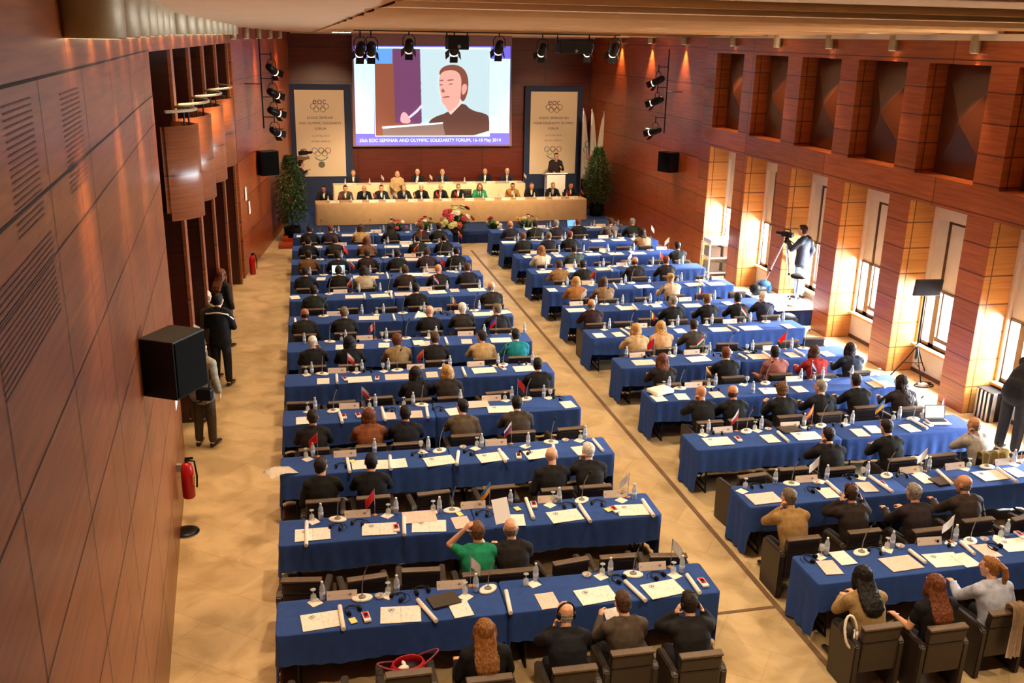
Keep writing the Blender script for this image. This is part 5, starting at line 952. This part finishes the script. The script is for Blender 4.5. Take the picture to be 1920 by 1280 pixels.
# tall hanging flags on poles
for i, (u, vt, w) in enumerate(((1094, 203, 'left'), (1110, 205, 'middle'), (1133, 210, 'right'))):
    p = at(u, vt, 'Y', 35.2); t = thing('flagpole', 'tall white hanging flag right of the stage, %s of three' % w, 'flag', (p.x, 35.2, SZ), 0, 'tall white flags by the stage')
    H = p.z-SZ
    bm = bmesh.new(); tube(bm, [(0, 0, .02), (0, 0, H)], .02, 8); new('pole', done(bm, 'pole', True), t, M_CHROME); new('base', mk(lambda b: lathe(b, [(.2, 0), (.2, .03), (.05, .06)], 20), 'base', True), t, M_BLACKM)
    bm = bmesh.new(); n = 14; rows = []
    for j in range(17):
        f = j/16; w_ = (.06+.34*f**.8)*(1 if i < 2 else -1); rows.append([bm.verts.new((w_*k/n-.05*w_, -.04+.06*math.sin(k*1.5+j*.12)*min(1, f*2)*(k/n+.2), H-.04-f*2.55-(.1*k/n))) for k in range(n+1)])
    for a, b in zip(rows, rows[1:]):
        for k in range(n): bm.faces.new((a[k], a[k+1], b[k+1], b[k]))
    bmesh.ops.solidify(bm, geom=bm.faces[:], thickness=.008); fl = new('flag_cloth', done(bm, 'fl', True), t, mat('white_flag_cloth', '#d8cfc6', .8, var=.05))
    for k, (h, dx, dz) in enumerate((('#3a8aa8', .1, .0), ('#b83a4a', .22, -.25), ('#4a5a6a', .16, .2)) if i == 0 else ((('#6a6a58', -.12, .1),) if i == 2 else ())):
        bm = bmesh.new(); tube(bm, [(dx+.07*math.cos(a), -.125, H-1.5+dz+.1*math.sin(a)) for a in [2*PI*m_/16 for m_ in range(17)]], .012, 5, cap=False); new('ring_emblem', done(bm, 're', True), fl, mat('emblem_'+h.strip('#'), h, .7))
# potted trees
def tree(p, h, label, seed, y_rad=.42):
    random.seed(seed); t = thing('potted_tree', label, 'plant', p, 0, 'potted trees by the stage')
    new('pot', mk(lambda b: lathe(b, [(.2, 0), (.24, .02), (.28, .42), (.26, .44), (.24, .40)], 20), 'pot', True), t, M_BLACK)
    bm = bmesh.new(); tube(bm, [(0, 0, .35), (.03, .02, h*.4), (-.02, 0, h*.75), (0, 0, h*.92)], [.035, .03, .022, .01], 8)
    for k in range(14):
        a = k*2.4; z = h*(.3+.045*k); tube(bm, [(0, 0, z), (.25*math.cos(a), .25*math.sin(a), z+.16)], [.012, .006], 5)
    new('trunk', done(bm, 'trunk', True), t, M_BARK)
    bm = bmesh.new()
    for k in range(4200):
        f = random.random(); z = h*(.2+.8*f); R = y_rad*(.6+.6*math.sin(PI*min(1, f*.85+.18)))*(1-.55*max(0, f-.7)/.3); a = random.uniform(0, 2*PI); rr = R*math.sqrt(random.uniform(.12, 1)); c = V(rr*math.cos(a), rr*math.sin(a), z)
        d = V(math.cos(a)+random.uniform(-.7, .7), math.sin(a)+random.uniform(-.7, .7), random.uniform(-.9, .6)).normalized(); s = d.cross(V(random.uniform(-.3, .3), random.uniform(-.3, .3), 1)).normalized(); l = random.uniform(.07, .13)
        q = [bm.verts.new(x) for x in (c, c+d*l*.5+s*l*.24, c+d*l, c+d*l*.5-s*l*.24)]; bm.faces.new(q)
    o = new('foliage', done(bm, 'leaves'), t, M_LEAF)
tree((-.05, 31.9, 0), 2.75, 'tall leafy potted tree left of the stage, before the camera operator', 3)
tree((11.0, 34.0, SZ), 2.5, 'tall leafy potted tree right of the stage, below the hanging flags', 5)
# banners
def textmesh(s, size, name='txt'):
    c = bpy.data.curves.new('c', 'FONT'); c.body = s; c.size = size; c.align_x = 'CENTER'; c.extrude = .002
    o = bpy.data.objects.new('c', c); COL.objects.link(o); dg = bpy.context.evaluated_depsgraph_get(); me = bpy.data.meshes.new_from_object(o.evaluated_get(dg)); bpy.data.objects.remove(o); bpy.data.curves.remove(c); return me
def ringset(bm, c, r, spec, rad):
    for dx, dz in spec: tube(bm, [(c[0]+dx*r+r*.9*math.cos(a)*.55*1.8, 0, c[1]+dz*r+r*.9*math.sin(a)) for a in [2*PI*k/20 for k in range(21)]], rad, 5, cap=False)
FIVE = ((-2.2, 0), (0, 0), (2.2, 0), (-1.1, -1), (1.1, -1))
INK = mat('banner_ink', '#4a3f45', .7)
for i, (xa, xb, w, lines) in enumerate(((.24, 2.02, 'left', ('36 EOC SEMINAR', 'AND OLYMPIC SOLIDARITY', 'FORUM')), (9.12, 10.98, 'right', ('36 EOC SEMINAR ON', 'YOUR SOLIDARITY OLYMPIC', 'FORUM')))):
    yb_ = 36.95; z0, z1 = 1.36, 4.5; xc = (xa+xb)/2
    t = thing('stage_banner', 'white printed banner on a dark blue panel %s of the projection screen' % w, 'banner', (xc, yb_, SZ))
    new('blue_panel', box(-1.15, 1.15, 0, .1, 0, 4.5, 'panel'), t, mat('navy_panel', '#16284e', .7))
    new('banner_sheet', box(-(xb-xa)/2, (xb-xa)/2, -.03, -.005, z0-SZ, z1-SZ, 'sheet'), t, mat('banner_white', '#dcc8ac', .8, var=.03))
    bm = bmesh.new(); ringset(bm, (0, 3.72), .105, FIVE, .011); new('ring_emblem', done(bm, 'rg', True), t, mat('banner_grey_ink', '#8a6f68', .7), (0, -.035, 0))
    o = new('lettering', textmesh('eoc', .34), t, mat('banner_violet_ink', '#6a4a6a', .7), (0, -.036, 3.80), (PI/2, 0, 0))
    for k, s in enumerate(lines): o = new('lettering', textmesh(s, .125), t, INK, (0, -.036, 3.27-.2*k), (PI/2, 0, 0))
    for k, s in enumerate(('16-18 May 2014', 'olympic solidarity')): new('lettering', textmesh(s, .10), t, mat('banner_grey_ink', '#8a6f68'), (0, -.036, 2.62-.19*k), (PI/2, 0, 0))
    for k, h in enumerate(('#5a7aa8', '#3c3638', '#a85a5a', '#a89a5a', '#5a8a5a')):
        bm = bmesh.new(); ringset(bm, (0, 2.12), .11, (FIVE[k],), .012); new('ring_emblem', done(bm, 'rg', True), t, mat('ring_'+h.strip('#'), h, .7), (0, -.036, 0))
    bm = bmesh.new(); tube(bm, [(.26*math.sin(a), 0, 1.98-.22*math.cos(a)) for a in [-1.1+2.2*k/12 for k in range(13)]], .018, 6); new('wreath', done(bm, 'wr', True), t, mat('wreath_blue', '#5a8a98', .7), (0, -.036, 0))
    bm = bmesh.new(); lathe(bm, [(.12, 0), (.12, .012)], 20); new('seal', done(bm, 'seal'), t, mat('seal_ink', '#6a6048', .7), (0, -.03, 1.6), (PI/2, 0, 0))
# projection screen with the speaker's picture
YS = 36.9
t = thing('projection_screen', 'large projection screen showing a man in a suit speaking at a lectern', 'screen', (5.3, YS, 2.5))
def em(n, h, s=.8): return mat('projected_'+n, h, .7, var=0, emit=s)
def px(pts): return [(640+x/4.922, 30+y/4.922) for x, y in pts]
def pane(name, pts, m, layer, parent=t):
    q = [at(u, v, 'Y', YS-.006*layer) for u, v in px(pts)]; bm = bmesh.new()
    a = [bm.verts.new(p-V(5.3, YS, 2.5)) for p in q]; b = [bm.verts.new(p-V(5.3, YS, 2.5)+V(0, .004, 0)) for p in q]; n = len(q)
    bm.faces.new(a); bm.faces.new(b[::-1])
    for i in range(n): bm.faces.new((a[i], b[i], b[(i+1) % n], a[(i+1) % n]))
    return new(name, done(bm, name), parent, m)
def smooth(pts, k=2):
    for _ in range(k): pts = [p for i in range(len(pts)) for p in ((pts[i-1][0]*.25+pts[i][0]*.75, pts[i-1][1]*.25+pts[i][1]*.75), (pts[i][0]*.75+pts[(i+1) % len(pts)][0]*.25, pts[i][1]*.75+pts[(i+1) % len(pts)][1]*.25))]
    return pts
fab = pane('screen_fabric', [(95, 165), (1575, 165), (1572, 1200), (108, 1205)], mat('screen_fabric', '#9c7f84', .8, var=0), 0)
pane('picture_field', [(110, 275), (1562, 280), (1552, 1185), (135, 1192)], em('violet', '#6a64d8'), 1)
for p in ([(115, 385), (300, 383), (305, 1085), (135, 1085)], [(1378, 395), (1560, 395), (1548, 1080), (1370, 1080)], [(298, 285), (1380, 290), (1370, 1112), (312, 1112)]): pane('white_field', p, em('cyan', '#c4ecf4'), 2)
pane('brown_field', [(306, 300), (730, 304), (735, 1105), (318, 1105)], em('brown', '#86503c', .75), 3)
pane('mauve_field', [(475, 300), (728, 304), (750, 985), (498, 985)], em('mauve', '#6a4066', .75), 4)
pane('blue_field', [(306, 300), (470, 300), (470, 440), (306, 440)], em('blue', '#5a9af0'), 5)
pane('pale_field', [(725, 304), (1372, 308), (1364, 1105), (745, 1105)], em('pale', '#aecbd4', .85), 4)
pane('pictured_suit', smooth([(800, 985), (850, 935), (980, 890), (1040, 830), (1130, 800), (1200, 870), (1330, 900), (1366, 930), (1366, 1100), (800, 1102)], 1), em('suit', '#5f4038', .7), 6)
pane('pictured_shirt', [(985, 880), (1010, 912), (1120, 800), (1080, 790)], em('shirt', '#d8c2bc'), 7)
pane('pictured_hair', smooth([(905, 560), (905, 500), (960, 455), (1060, 445), (1140, 490), (1175, 580), (1170, 700), (1130, 800), (1090, 760), (1090, 560)]), em('hair', '#7c4a3c', .7), 7)
pane('pictured_face', smooth([(905, 540), (960, 500), (1060, 500), (1110, 560), (1105, 690), (1095, 800), (1030, 870), (985, 885), (960, 830), (925, 800), (918, 730), (900, 640)]), em('face', '#d3a196'), 8)
pane('pictured_ear', smooth([(1110, 640), (1150, 620), (1165, 660), (1140, 720), (1112, 730)]), em('ear', '#d49a90'), 9)
for p in ([(905, 590), (945, 585), (945, 600), (908, 604)], [(975, 588), (1035, 580), (1038, 595), (978, 602)], [(930, 745), (1000, 735), (1000, 752), (935, 758)], [(990, 625), (1030, 620), (1030, 632), (992, 636)], [(905, 630), (935, 628), (935, 640), (908, 642)], [(935, 660), (960, 700), (945, 708), (918, 700)]): pane('pictured_feature', smooth(p, 1), em('shade', '#9a6458', .7), 10)
pane('pictured_lectern', [(380, 1040), (935, 985), (960, 1105), (385, 1105)], em('grey_lectern', '#85706a', .7), 9)
pane('pictured_lectern_edge', [(375, 1020), (938, 980), (938, 995), (380, 1040)], em('edge', '#cfe0e8'), 10)
pane('pictured_hand', smooth([(540, 990), (550, 900), (585, 880), (620, 920), (650, 990)]), em('hand', '#d9a8b0'), 11)
pane('pictured_microphone', [(620, 930), (690, 870), (735, 820), (750, 835), (705, 885), (630, 945)], em('mic', '#d8d4ea'), 12)
txt = textmesh('35th EOC SEMINAR AND OLYMPIC SOLIDARITY FORUM, 16-18 May 2014', .17)
q = at(*px([(830, 1160)])[0], 'Y', YS-.02); o = new('caption', txt, t, em('caption', '#c9e0ff', 1.0), q-V(5.3, YS, 2.5), (PI/2, 0, 0))
# ------------------------------------------------------------------ stage lights and loudspeakers
SPB = [('lamp_body', mk(lambda b: tube(b, [(0, -.16, 0), (0, .12, 0)], [.12, .14], 16, cap=True), 'can', True, M_BLACKM)), ('lens', mk(lambda b: (lathe(b, [(.1, 0), (.1, .01)], 18), bmesh.ops.rotate(b, cent=(0, 0, 0), matrix=Matrix.Rotation(PI/2, 3, 'X'), verts=b.verts), bmesh.ops.translate(b, vec=(0, .25, 0), verts=b.verts)), 'lens', True, mat('lamp_lens', '#ffe9c4', .3, var=0, emit=5)))]
SPB += [('barn_door', mk(lambda b, a=a: (bx(b, -.11, .11, .22, .40, .12, .128), bmesh.ops.rotate(b, cent=(0, .22, .12), matrix=Matrix.Rotation(.5, 3, 'X'), verts=b.verts), bmesh.ops.rotate(b, cent=(0, 0, 0), matrix=Matrix.Rotation(a, 3, 'Y'), verts=b.verts)), 'door', False, M_BLACKM)) for a in (0, PI/2, PI, -PI/2)]
YOKE = mk(lambda b: tube(b, [(-.17, 0, 0), (-.17, 0, .2), (-.1, 0, .3), (.1, 0, .3), (.17, 0, .2), (.17, 0, 0)], .014, 6), 'yoke', True, M_BLACKM); CLAMP = mk(lambda b: tube(b, [(0, 0, .3), (0, 0, .52)], .02, 6), 'clamp', True, M_BLACKM)
def spotlight(p, aim, label, group, sc=1):
    t = thing('stage_spotlight', label, 'spotlight', p, 0, group); t.scale = (sc,)*3
    d = Vector(aim)-Vector(p); yaw = math.atan2(-d.x, d.y); pit = math.atan2(d.z, math.hypot(d.x, d.y))
    t.rotation_euler = (0, 0, yaw); new('yoke', YOKE, t); new('clamp', CLAMP, t)
    b = new('lamp_head', SPB[0][1], t, None, None, (pit, 0, 0))
    for n, me in SPB[1:]: new(n, me, b)
    return t
for i, (u, v, sc) in enumerate(((676, 92, 1), (696, 92, 1), (767, 85, .95), (852, 90, 1), (936, 88, .95), (1017, 93, .9), (1104, 93, .9), (1152, 93, 1))):
    p = at(u, v, 'Y', 27.0); p.z = min(p.z, 6.2); aim = (1.2+i*1.2, 34.5, .8)
    spotlight(p, aim, 'black stage spotlight hanging before the stage, %s' % ORD[i], 'stage spotlights overhead', sc)
    light('stage_light', 'SPOT', p+V(0, .35, -.12), 1150, (1, .72, .42), .08, (1.1, 36.9, 2.6) if i == 0 else ((10.1, 36.9, 2.6) if i == 7 else (1.0+i*1.25, 35.6, 1.1)), 34, .7)
t = thing('lighting_bar', 'thin black ceiling bar carrying the stage spotlights', 'lighting bar', (5.3, 27, 6.58)); bm = bmesh.new(); tube(bm, [(-3.5, 0, 0), (3.9, 0, 0)], .022, 8); new('bar', done(bm, 'bar', True), t, M_BLACKM)
for x in (-3, 0, 3): bm = bmesh.new(); tube(bm, [(x, 0, 0), (x, 0, .2)], .012, 6); new('hanger', done(bm, 'h'), t, M_BLACKM)
for u, v0, v1, w, hw, lab in ((1075, 75, 98, .9, .42, 'black box projector in a frame right of the projection screen'), (857, 66, 90, .55, .3, 'black box projector hanging over the middle spotlight')):
    p = at(u, (v0+v1)/2, 'Y', 26.4); t = thing('projector', lab, 'projector', (p.x, 26.4, p.z), 0); new('case', box(-w/2, w/2, -.3, .3, -.2, .16, 'case', .03), t, M_BLACK)
    bm = bmesh.new(); tube(bm, [(-w/2, 0, .1), (-w/2, 0, .36), (w/2, 0, .36), (w/2, 0, .1)], .025, 6); new('frame', done(bm, 'fr', True), t, M_BLACKM); new('lens', mk(lambda b: ball(b, (0, -.3, -.12), .05), 'lens', True), t, M_GREY)
def wrig(x, y, zt, zb, side, lab, spots):
    t = thing('lighting_pipe', 'thin vertical lighting pipe on the %s wall' % lab, 'pipe', (x, y, zb)); bm = bmesh.new(); tube(bm, [(0, 0, 0), (0, 0, zt-zb)], .02, 8); new('pipe', done(bm, 'pipe', True), t, M_BLACKM)
    bm = bmesh.new(); tube(bm, [(0, 0, (zt-zb)*.5), (side*.5, 0, (zt-zb)*.5)], .015, 6); new('wall_bracket', done(bm, 'br', True), t, M_BLACKM)
    for i, (dz, a) in enumerate(spots):
        bm = bmesh.new(); tube(bm, [(0, 0, dz-zb), (-side*.3, 0, dz-zb)], .014, 6); new('side_arm', done(bm, 'arm', True), t, M_BLACKM)
        spotlight(V(x-side*.3, y, dz-.4), a, 'spotlight on the %s wall pipe, %s' % (lab, ['topmost', 'second from top', 'third from top', 'lowest'][i]), 'spotlights on the %s wall pipe' % lab, .85)
wrig(lw(28.6)+.45, 28.6, 6.3, 3.9, -1, 'left', [(5.9, (4, 35, 1)), (5.25, (5, 36, 1)), (4.75, (6, 35, 1)), (4.2, (3, 35, 1))])
wrig(11.3, 28.5, 6.2, 3.75, 1, 'right', [(5.7, (6, 35, 1)), (5.1, (5, 35, 1)), (4.2, (7, 35, 1))])
def speaker(p, rz, w, d, h, label):
    t = thing('loudspeaker', label, 'loudspeaker', p, rz); new('cabinet', box(-w/2, w/2, -d/2, d/2, 0, h, 'cab', .015), t, M_BLACK); new('grille', box(-w/2+.02, w/2-.02, -d/2-.012, -d/2, .02, h-.02, 'gr', .005), t, mat('speaker_grille', '#09090a', .9, var=.3, scale=200, spec=.1))
    new('wall_bracket', mk(lambda b: bx(b, -.06, .06, d/2, d/2+.12, h*.3, h*.7), 'wb', False), t, M_GREY); return t
speaker((-1.24, 9.62, 3.02), 1.05, .52, .4, .6, 'large black loudspeaker on the near left wall above the fire extinguisher')
p = at(488, 330, 'Y', 29.6); speaker((lw(29.8)+.3, 29.8, p.z), .5, .55, .38, .72, 'black loudspeaker on the far left wall by the potted tree'); 
p = at(1249, 322, 'X', 11.5); speaker((11.55, p.y, p.z), -1.15, .55, .38, .62, 'black loudspeaker on the far right wall')
# ------------------------------------------------------------------ along the left aisle
def extinguisher(p, label):
    t = thing('fire_extinguisher', label, 'fire extinguisher', p, 0, 'fire extinguishers'); R_ = mat('extinguisher_red', '#b3141a', .3)
    new('cylinder', mk(lambda b: lathe(b, [(.075, 0), (.085, .02), (.085, .42), (.06, .49), (.03, .52)], 20), 'cyl', True), t, R_); new('valve', mk(lambda b: (lathe(b, [(.022, .52), (.022, .57)], 10), bx(b, -.015, .09, -.012, .012, .565, .59)), 'valve', False), t, M_BLACK)
    bm = bmesh.new(); tube(bm, [(.02, 0, .55), (.1, .02, .52), (.12, .02, .3), (.11, .02, .14)], .013, 8); new('hose', done(bm, 'hose', True), t, M_BLACK); new('label_patch', mk(lambda b: bx(b, .035, .088, -.05, .05, .2, .33), 'lp', False), t, mat('extinguisher_label', '#c9a24a', .6))
q = at(343, 952, 'X', lw(12.6)+.13); extinguisher((lw(12.6)+.13, 12.6, .38), 'red fire extinguisher hanging on the near left wall')
new('wall_hook', box(-.13, -.07, -.03, .03, .4, .5, 'hook'), bpy.data.objects['fire_extinguisher'], M_GREY)
q = at(464, 515, 'Z', 0); t_ = extinguisher((lw(27.2)+.16, 27.2, .02), 'small red fire extinguisher by the far end of the left wall columns')
q = at(347, 998, 'Z', 0); t = thing('post_base', 'black round post base on the floor under the near fire extinguisher', 'stand', (q.x+.02, q.y, 0)); new('disc', mk(lambda b: lathe(b, [(.17, 0), (.17, .02), (.12, .04), (.03, .05)], 26), 'disc', True), t, M_BLACKM); new('rim', mk(lambda b: lathe(b, [(.174, .004), (.174, .014)], 26), 'rim', True), t, M_GREY)
def stander(u, v, pose, rz, hair, hc, top, low, words, x=None, sc=1.0, **kw):
    hd = POSES[pose]['head']; q = at(u, v, 'Z', hd.z*sc); return person(pose, V(q.x if x is None else x, q.y-hd.y*sc, 0), rz, hair, hc, top, 'person with '+words, low=low, scale=sc, **kw)
o = stander(374, 650, 'stand', -.35, 'short', 'dark', '#8d8776', '#4d4232', 'dark hair in light grey jacket and brown trousers standing behind the loudspeaker', sc=1.02, coat='top')
bm = bmesh.new(); ring(bm, (-.0, -.13, 1.18), .2, .38, .014, 1.25, 24); st = new('bag_strap', done(bm, 'strap', True), o, M_BLACK)
t = thing('camera_bag', 'small black bag at the hip of the man in light grey', 'bag', o.location+V(.05, -.24, .98), -.35); new('bag_body', box(-.13, .13, -.06, .06, -.1, .1, 'cb', .03), t, M_BLACK)
sb = stander(408, 562, 'cross', -.25, 'short', 'black', '#16171b', '#26262c', 'black hair and white-striped black jacket, arms crossed, in the left aisle', sc=1.02, coat='top')
bm = bmesh.new(); tube(bm, [(-.2, -.085, 1.41), (.02, -.115, 1.44), (.2, -.085, 1.41), (.265, .0, 1.3)], .017, 7); new('white_stripe', done(bm, 'ws', True), sb, M_WHITE)
stander(384, 555, 'stand', -.5, 'fringe', 'greybrown', '#6b5a42', '#1c1a1c', 'grey hair in brown jacket beside the crossed-arms man', sc=1.0)
stander(412, 514, 'stand', -.6, 'long', 'auburn', '#1d1a1c', '#17171a', 'long auburn hair in dark clothes in the left aisle', sc=.97, coat='top')
stander(358, 622, 'stand', -.3, 'curly', 'grey', '#5a5a4a', '#2a2a2c', 'curly grey hair, half hidden by the loudspeaker', sc=.98)
stander(347, 592, 'stand', -.2, 'fringe', 'brown', '#8a7a62', '#2a2624', 'bald head in pale jacket in front of the nearest column', sc=1.0)
t = thing('wall_notice', 'pale paper notice on the left wall under the loudspeaker', 'notice', (lw(13.6)+.006, 13.5, 1.65), 0); new('sheet', box(-.004, .004, -.16, .16, -.28, .28, 'ns'), t, M_CREAM); t.rotation_euler = (0, 0, .04)
for k, (y, z) in enumerate(((27.6, 2.2), (28.0, 1.75))): t = thing('wall_notice', 'small pale notice on the far left wall, %s' % ('upper', 'lower')[k], 'notice', (lw(y)+.03, y, z), 0, 'wall notices'); new('sheet', box(-.004, .004, -.1, .1, -.18, .18, 'ns'), t, M_CREAM); t.rotation_euler = (0, 0, -.16)
# ------------------------------------------------------------------ along the windows
o = thing('camera_platform', 'low white-topped camera platform with blue skirt by the windows', 'platform', (11.75, 21.0, 0))
new('skirt', cloth_mesh(1.3, 1.9, .38, .02, .02, .02, .02, 'plat_cloth', 1), o, M_NAVY); new('platform_top', box(-.66, .66, -.96, .96, .381, .41, 'pt', .005), o, mat('white_platform', '#e8e6e2', .5, var=.03))
PZ = .41
q = at(1506, 548, 'Z', PZ); fx, fy = 12.15, 21.0
person('film', V(fx, fy, PZ), .55, 'short', 'dark', '#262a36', 'person with dark hair in dark jacket and jeans filming on the white platform', low='#8fa9c0', coat='top', scale=1.04)
cp = V(11.85, 21.3, 0)
t = thing('camera_tripod', 'silver video tripod on the white camera platform', 'tripod', (cp.x, cp.y, PZ))
TZH = 1.38
for i, (dx, dy) in enumerate(((.02, -.42), (-.42, .3), (.3, .35))):
    bm = bmesh.new(); tube(bm, [(dx*.12, dy*.12, TZH), (dx*.62, dy*.62, .62)], .022, 8); tube(bm, [(dx*.6, dy*.6, .65), (dx, dy, .012)], .014, 8); l = new('leg', done(bm, 'leg', True), t, M_CHROME)
    bm = bmesh.new(); ball(bm, (dx*.62, dy*.62, .62), .035); ball(bm, (dx, dy, .03), .03); new('leg_lock', done(bm, 'lock', True), l, M_BLACK)
new('head', mk(lambda b: lathe(b, [(.05, TZH-.04), (.07, TZH), (.05, TZH+.05), (.04, TZH+.12)], 16), 'hd', True), t, M_BLACKM); bm = bmesh.new(); tube(bm, [(0, -.04, TZH+.08), (.12, -.3, TZH-.05)], .012, 6); new('pan_handle', done(bm, 'ph', True), t, M_BLACK)
t = thing('video_camera', 'black video camera on the silver tripod by the windows', 'camera', (cp.x, cp.y, PZ+TZH+.12), .45); camcorder(t, .82)
q = at(1498, 578, 'Z', PZ); t = thing('bar_stool', 'chrome stool with round black seat on the camera platform', 'stool', (11.72, 20.33, PZ)); new('seat', mk(lambda b: lathe(b, [(.17, .70), (.19, .72), (.19, .76), (.17, .78)], 22), 'seat', True), t, M_BLACK); new('column', mk(lambda b: tube(b, [(0, 0, .02), (0, 0, .7)], .025, 10), 'col', True), t, M_CHROME); new('base', mk(lambda b: lathe(b, [(.2, 0), (.2, .012), (.05, .03)], 24), 'base', True), t, M_CHROME)
q = at(1455, 545, 'Z', PZ); t = thing('equipment_bag', 'dark blue and black equipment bag on the platform corner', 'bag', (11.38, 21.55, PZ), .5)
new('bag_body', mk(lambda b: (ball(b, (0, 0, .13), (.3, .17, .14), 3), ball(b, (-.2, 0, .16), (.14, .15, .14), 2)), 'bb', True), t, M_BLACK); new('blue_jacket', mk(lambda b: (ball(b, (.13, -.02, .26), (.16, .17, .09), 3), ball(b, (.26, -.04, .14), (.08, .14, .15), 2)), 'bj', True), t, cloth('#3f6fa8')); bm = bmesh.new(); ring(bm, (-.02, 0, .28), .12, .05, .014, 1.5); new('strap', done(bm, 's', True), t, M_BLACK)
t = thing('black_cloth', 'black cloth heap hanging over the platform front edge', 'cloth', (11.3, 20.05, 0)); new('folds', mk(lambda b: (ball(b, (0, 0, .18), (.33, .16, .18), 3), ball(b, (.2, .02, .12), (.2, .14, .12), 2)), 'fo', True), t, M_BLACK)
# television on a stand
t = thing('monitor_stand', 'black monitor on a tall tripod stand beside the second-nearest window', 'monitor', (12.12, 16.15, 0), 0)
new('pole', mk(lambda b: tube(b, [(0, 0, .45), (0, 0, 1.9)], .022, 10), 'pole', True), t, M_BLACKM)
for a in (.3, 2.4, 4.5):
    bm = bmesh.new(); c, s = math.cos(a), math.sin(a); tube(bm, [(0, 0, .72), (.2*c, .2*s, .36), (.42*c, .42*s, .012)], .013, 8); tube(bm, [(0, 0, .35), (.24*c, .24*s, .32)], .009, 6); new('leg', done(bm, 'leg', True), t, M_BLACKM)
new('collar', mk(lambda b: lathe(b, [(.04, .70), (.04, .76)], 12), 'col', True), t, M_CHROME)
mo = new('monitor', mk(lambda b: bx(b, -.28, .28, -.03, .03, -.17, .17, .012), 'mon', False), t, M_BLACK, (0, -.05, 1.93), (.15, 0, -.12)); new('screen', mk(lambda b: bx(b, -.26, .26, -.034, -.03, -.15, .15), 'scr', False), mo, mat('dark_screen', '#120d10', .9, spec=.1))
t = thing('cable_box', 'small pile of cables and white adapter at the monitor stand', 'cables', (12.1, 15.75, 0)); bm = bmesh.new(); ring(bm, (0, 0, .015), .2, .12, .012); ring(bm, (.05, .05, .03), .14, .1, .012); new('cable', done(bm, 'c', True), t, M_BLACK); new('adapter', box(-.1, .05, -.06, .06, 0, .06, 'ad', .01), t, M_WHITE)
# equipment trolley by the farthest window
t = thing('equipment_trolley', 'white equipment trolley with grey devices by the farthest window', 'trolley', (11.9, 25.2, 0), 0); M_TR = mat('white_trolley', '#eeeeea', .4, var=.03)
for z in (.12, .55, .95): new('shelf', box(-.42, .42, -.3, .3, z, z+.03, 'sh', .005), t, M_TR)
for x in (-.4, .4):
    for y in (-.28, .28): new('post', box(x-.02, x+.02, y-.02, y+.02, .05, .98, 'po'), t, M_TR)
for i, (x, y, z, w, h) in enumerate(((-.2, 0, .152, .3, .28), (.2, 0, .152, .3, .25), (-.2, 0, .582, .3, .28), (.2, 0, .582, .32, .3))): o = new('device', box(x-w/2, x+w/2, y-.24, y+.24, z, z+h, 'dev', .01), None, M_GREY, (11.9, 25.2, 0)); tag(o, 'grey device on the white trolley, %s shelf %s' % (('lower', 'upper')[i//2], ('left', 'right')[i % 2]), 'device', 'devices on the trolley')
o = new('mixing_desk', mk(lambda b: bx(b, -.38, .38, -.26, .26, .982, 1.1, .02), 'mix', False), None, mat('silver_desk', '#d5dbe4', .35), (11.9, 25.2, 0)); tag(o, 'silver mixing desk on top of the white trolley', 'mixing desk')
# last bay
t = thing('equipment_case', 'upright silver and black slatted case beside the nearest window-lit pillar', 'case', (12.2, 14.0, 0), 0); new('case_body', box(-.17, .17, -.2, .2, 0, .56, 'cs', .01), t, M_BLACK)
for y in (-.15, -.05, .05, .15): new('silver_rib', box(-.185, -.165, y-.025, y+.025, .01, .55, 'rib', .004), t, M_CHROME)
for y in (-.1, .1): new('silver_rib', box(y-.04, y+.04, -.215, -.195, .01, .55, 'rib', .004), t, M_CHROME)
person('bend', V(11.42, 12.55, 0), -1.25, 'short', 'dark', '#1b1d22', 'person in black jacket and dark trousers bending away at the right edge of the photo', low='#24262c', scale=1.22, coat='top')
# ------------------------------------------------------------------ light
W = bpy.data.worlds.new('sky'); S.world = W; W.use_nodes = True
bg = W.node_tree.nodes['Background']; bg.inputs['Color'].default_value = (.80, .90, 1, 1); bg.inputs['Strength'].default_value = 2.2
for k in range(len(YP)-1):
    ya, yb = YP[k]+PW, YP[k+1]
    light('window_daylight', 'AREA', (XB+.75, (ya+yb)/2, 1.75), 1500, (.86, .94, 1), 1.6, (XB-3.2, (ya+yb)/2-.6, 0), sy=1.6)
for i, (x, y) in enumerate([(x, y) for y in (5, 10, 15, 20, 25, 29.5) for x in (1.5, 5.2, 9.0)]):
    light('ceiling_downlight', 'SPOT', (x, y, 6.44), 470, (1, .74, .47), .12, (x, y, 0), 105, .8)
for y in (6, 14, 22, 30):      # concealed strip behind the pale ledge washes the ceiling
    light('cove_light', 'AREA', (XW+.05, y, 6.69), 60, (1, .8, .56), .06, (XW-1, y, 6.9), sy=7)
S.view_settings.view_transform = 'Standard'; S.view_settings.look = 'None'; S.view_settings.exposure = .6; S.view_settings.gamma = 1
S.view_settings.use_curve_mapping = False
# every label singles out one thing
ct = {}
for o in S.objects:
    if o.parent is None and o.get('label'): ct.setdefault(o['label'], []).append(o)
for l, L in ct.items():
    if len(L) > 1:
        L.sort(key=lambda o: o.location.x)
        for i, o in enumerate(L): o['label'] = l+', '+ORD[min(i, 15)]
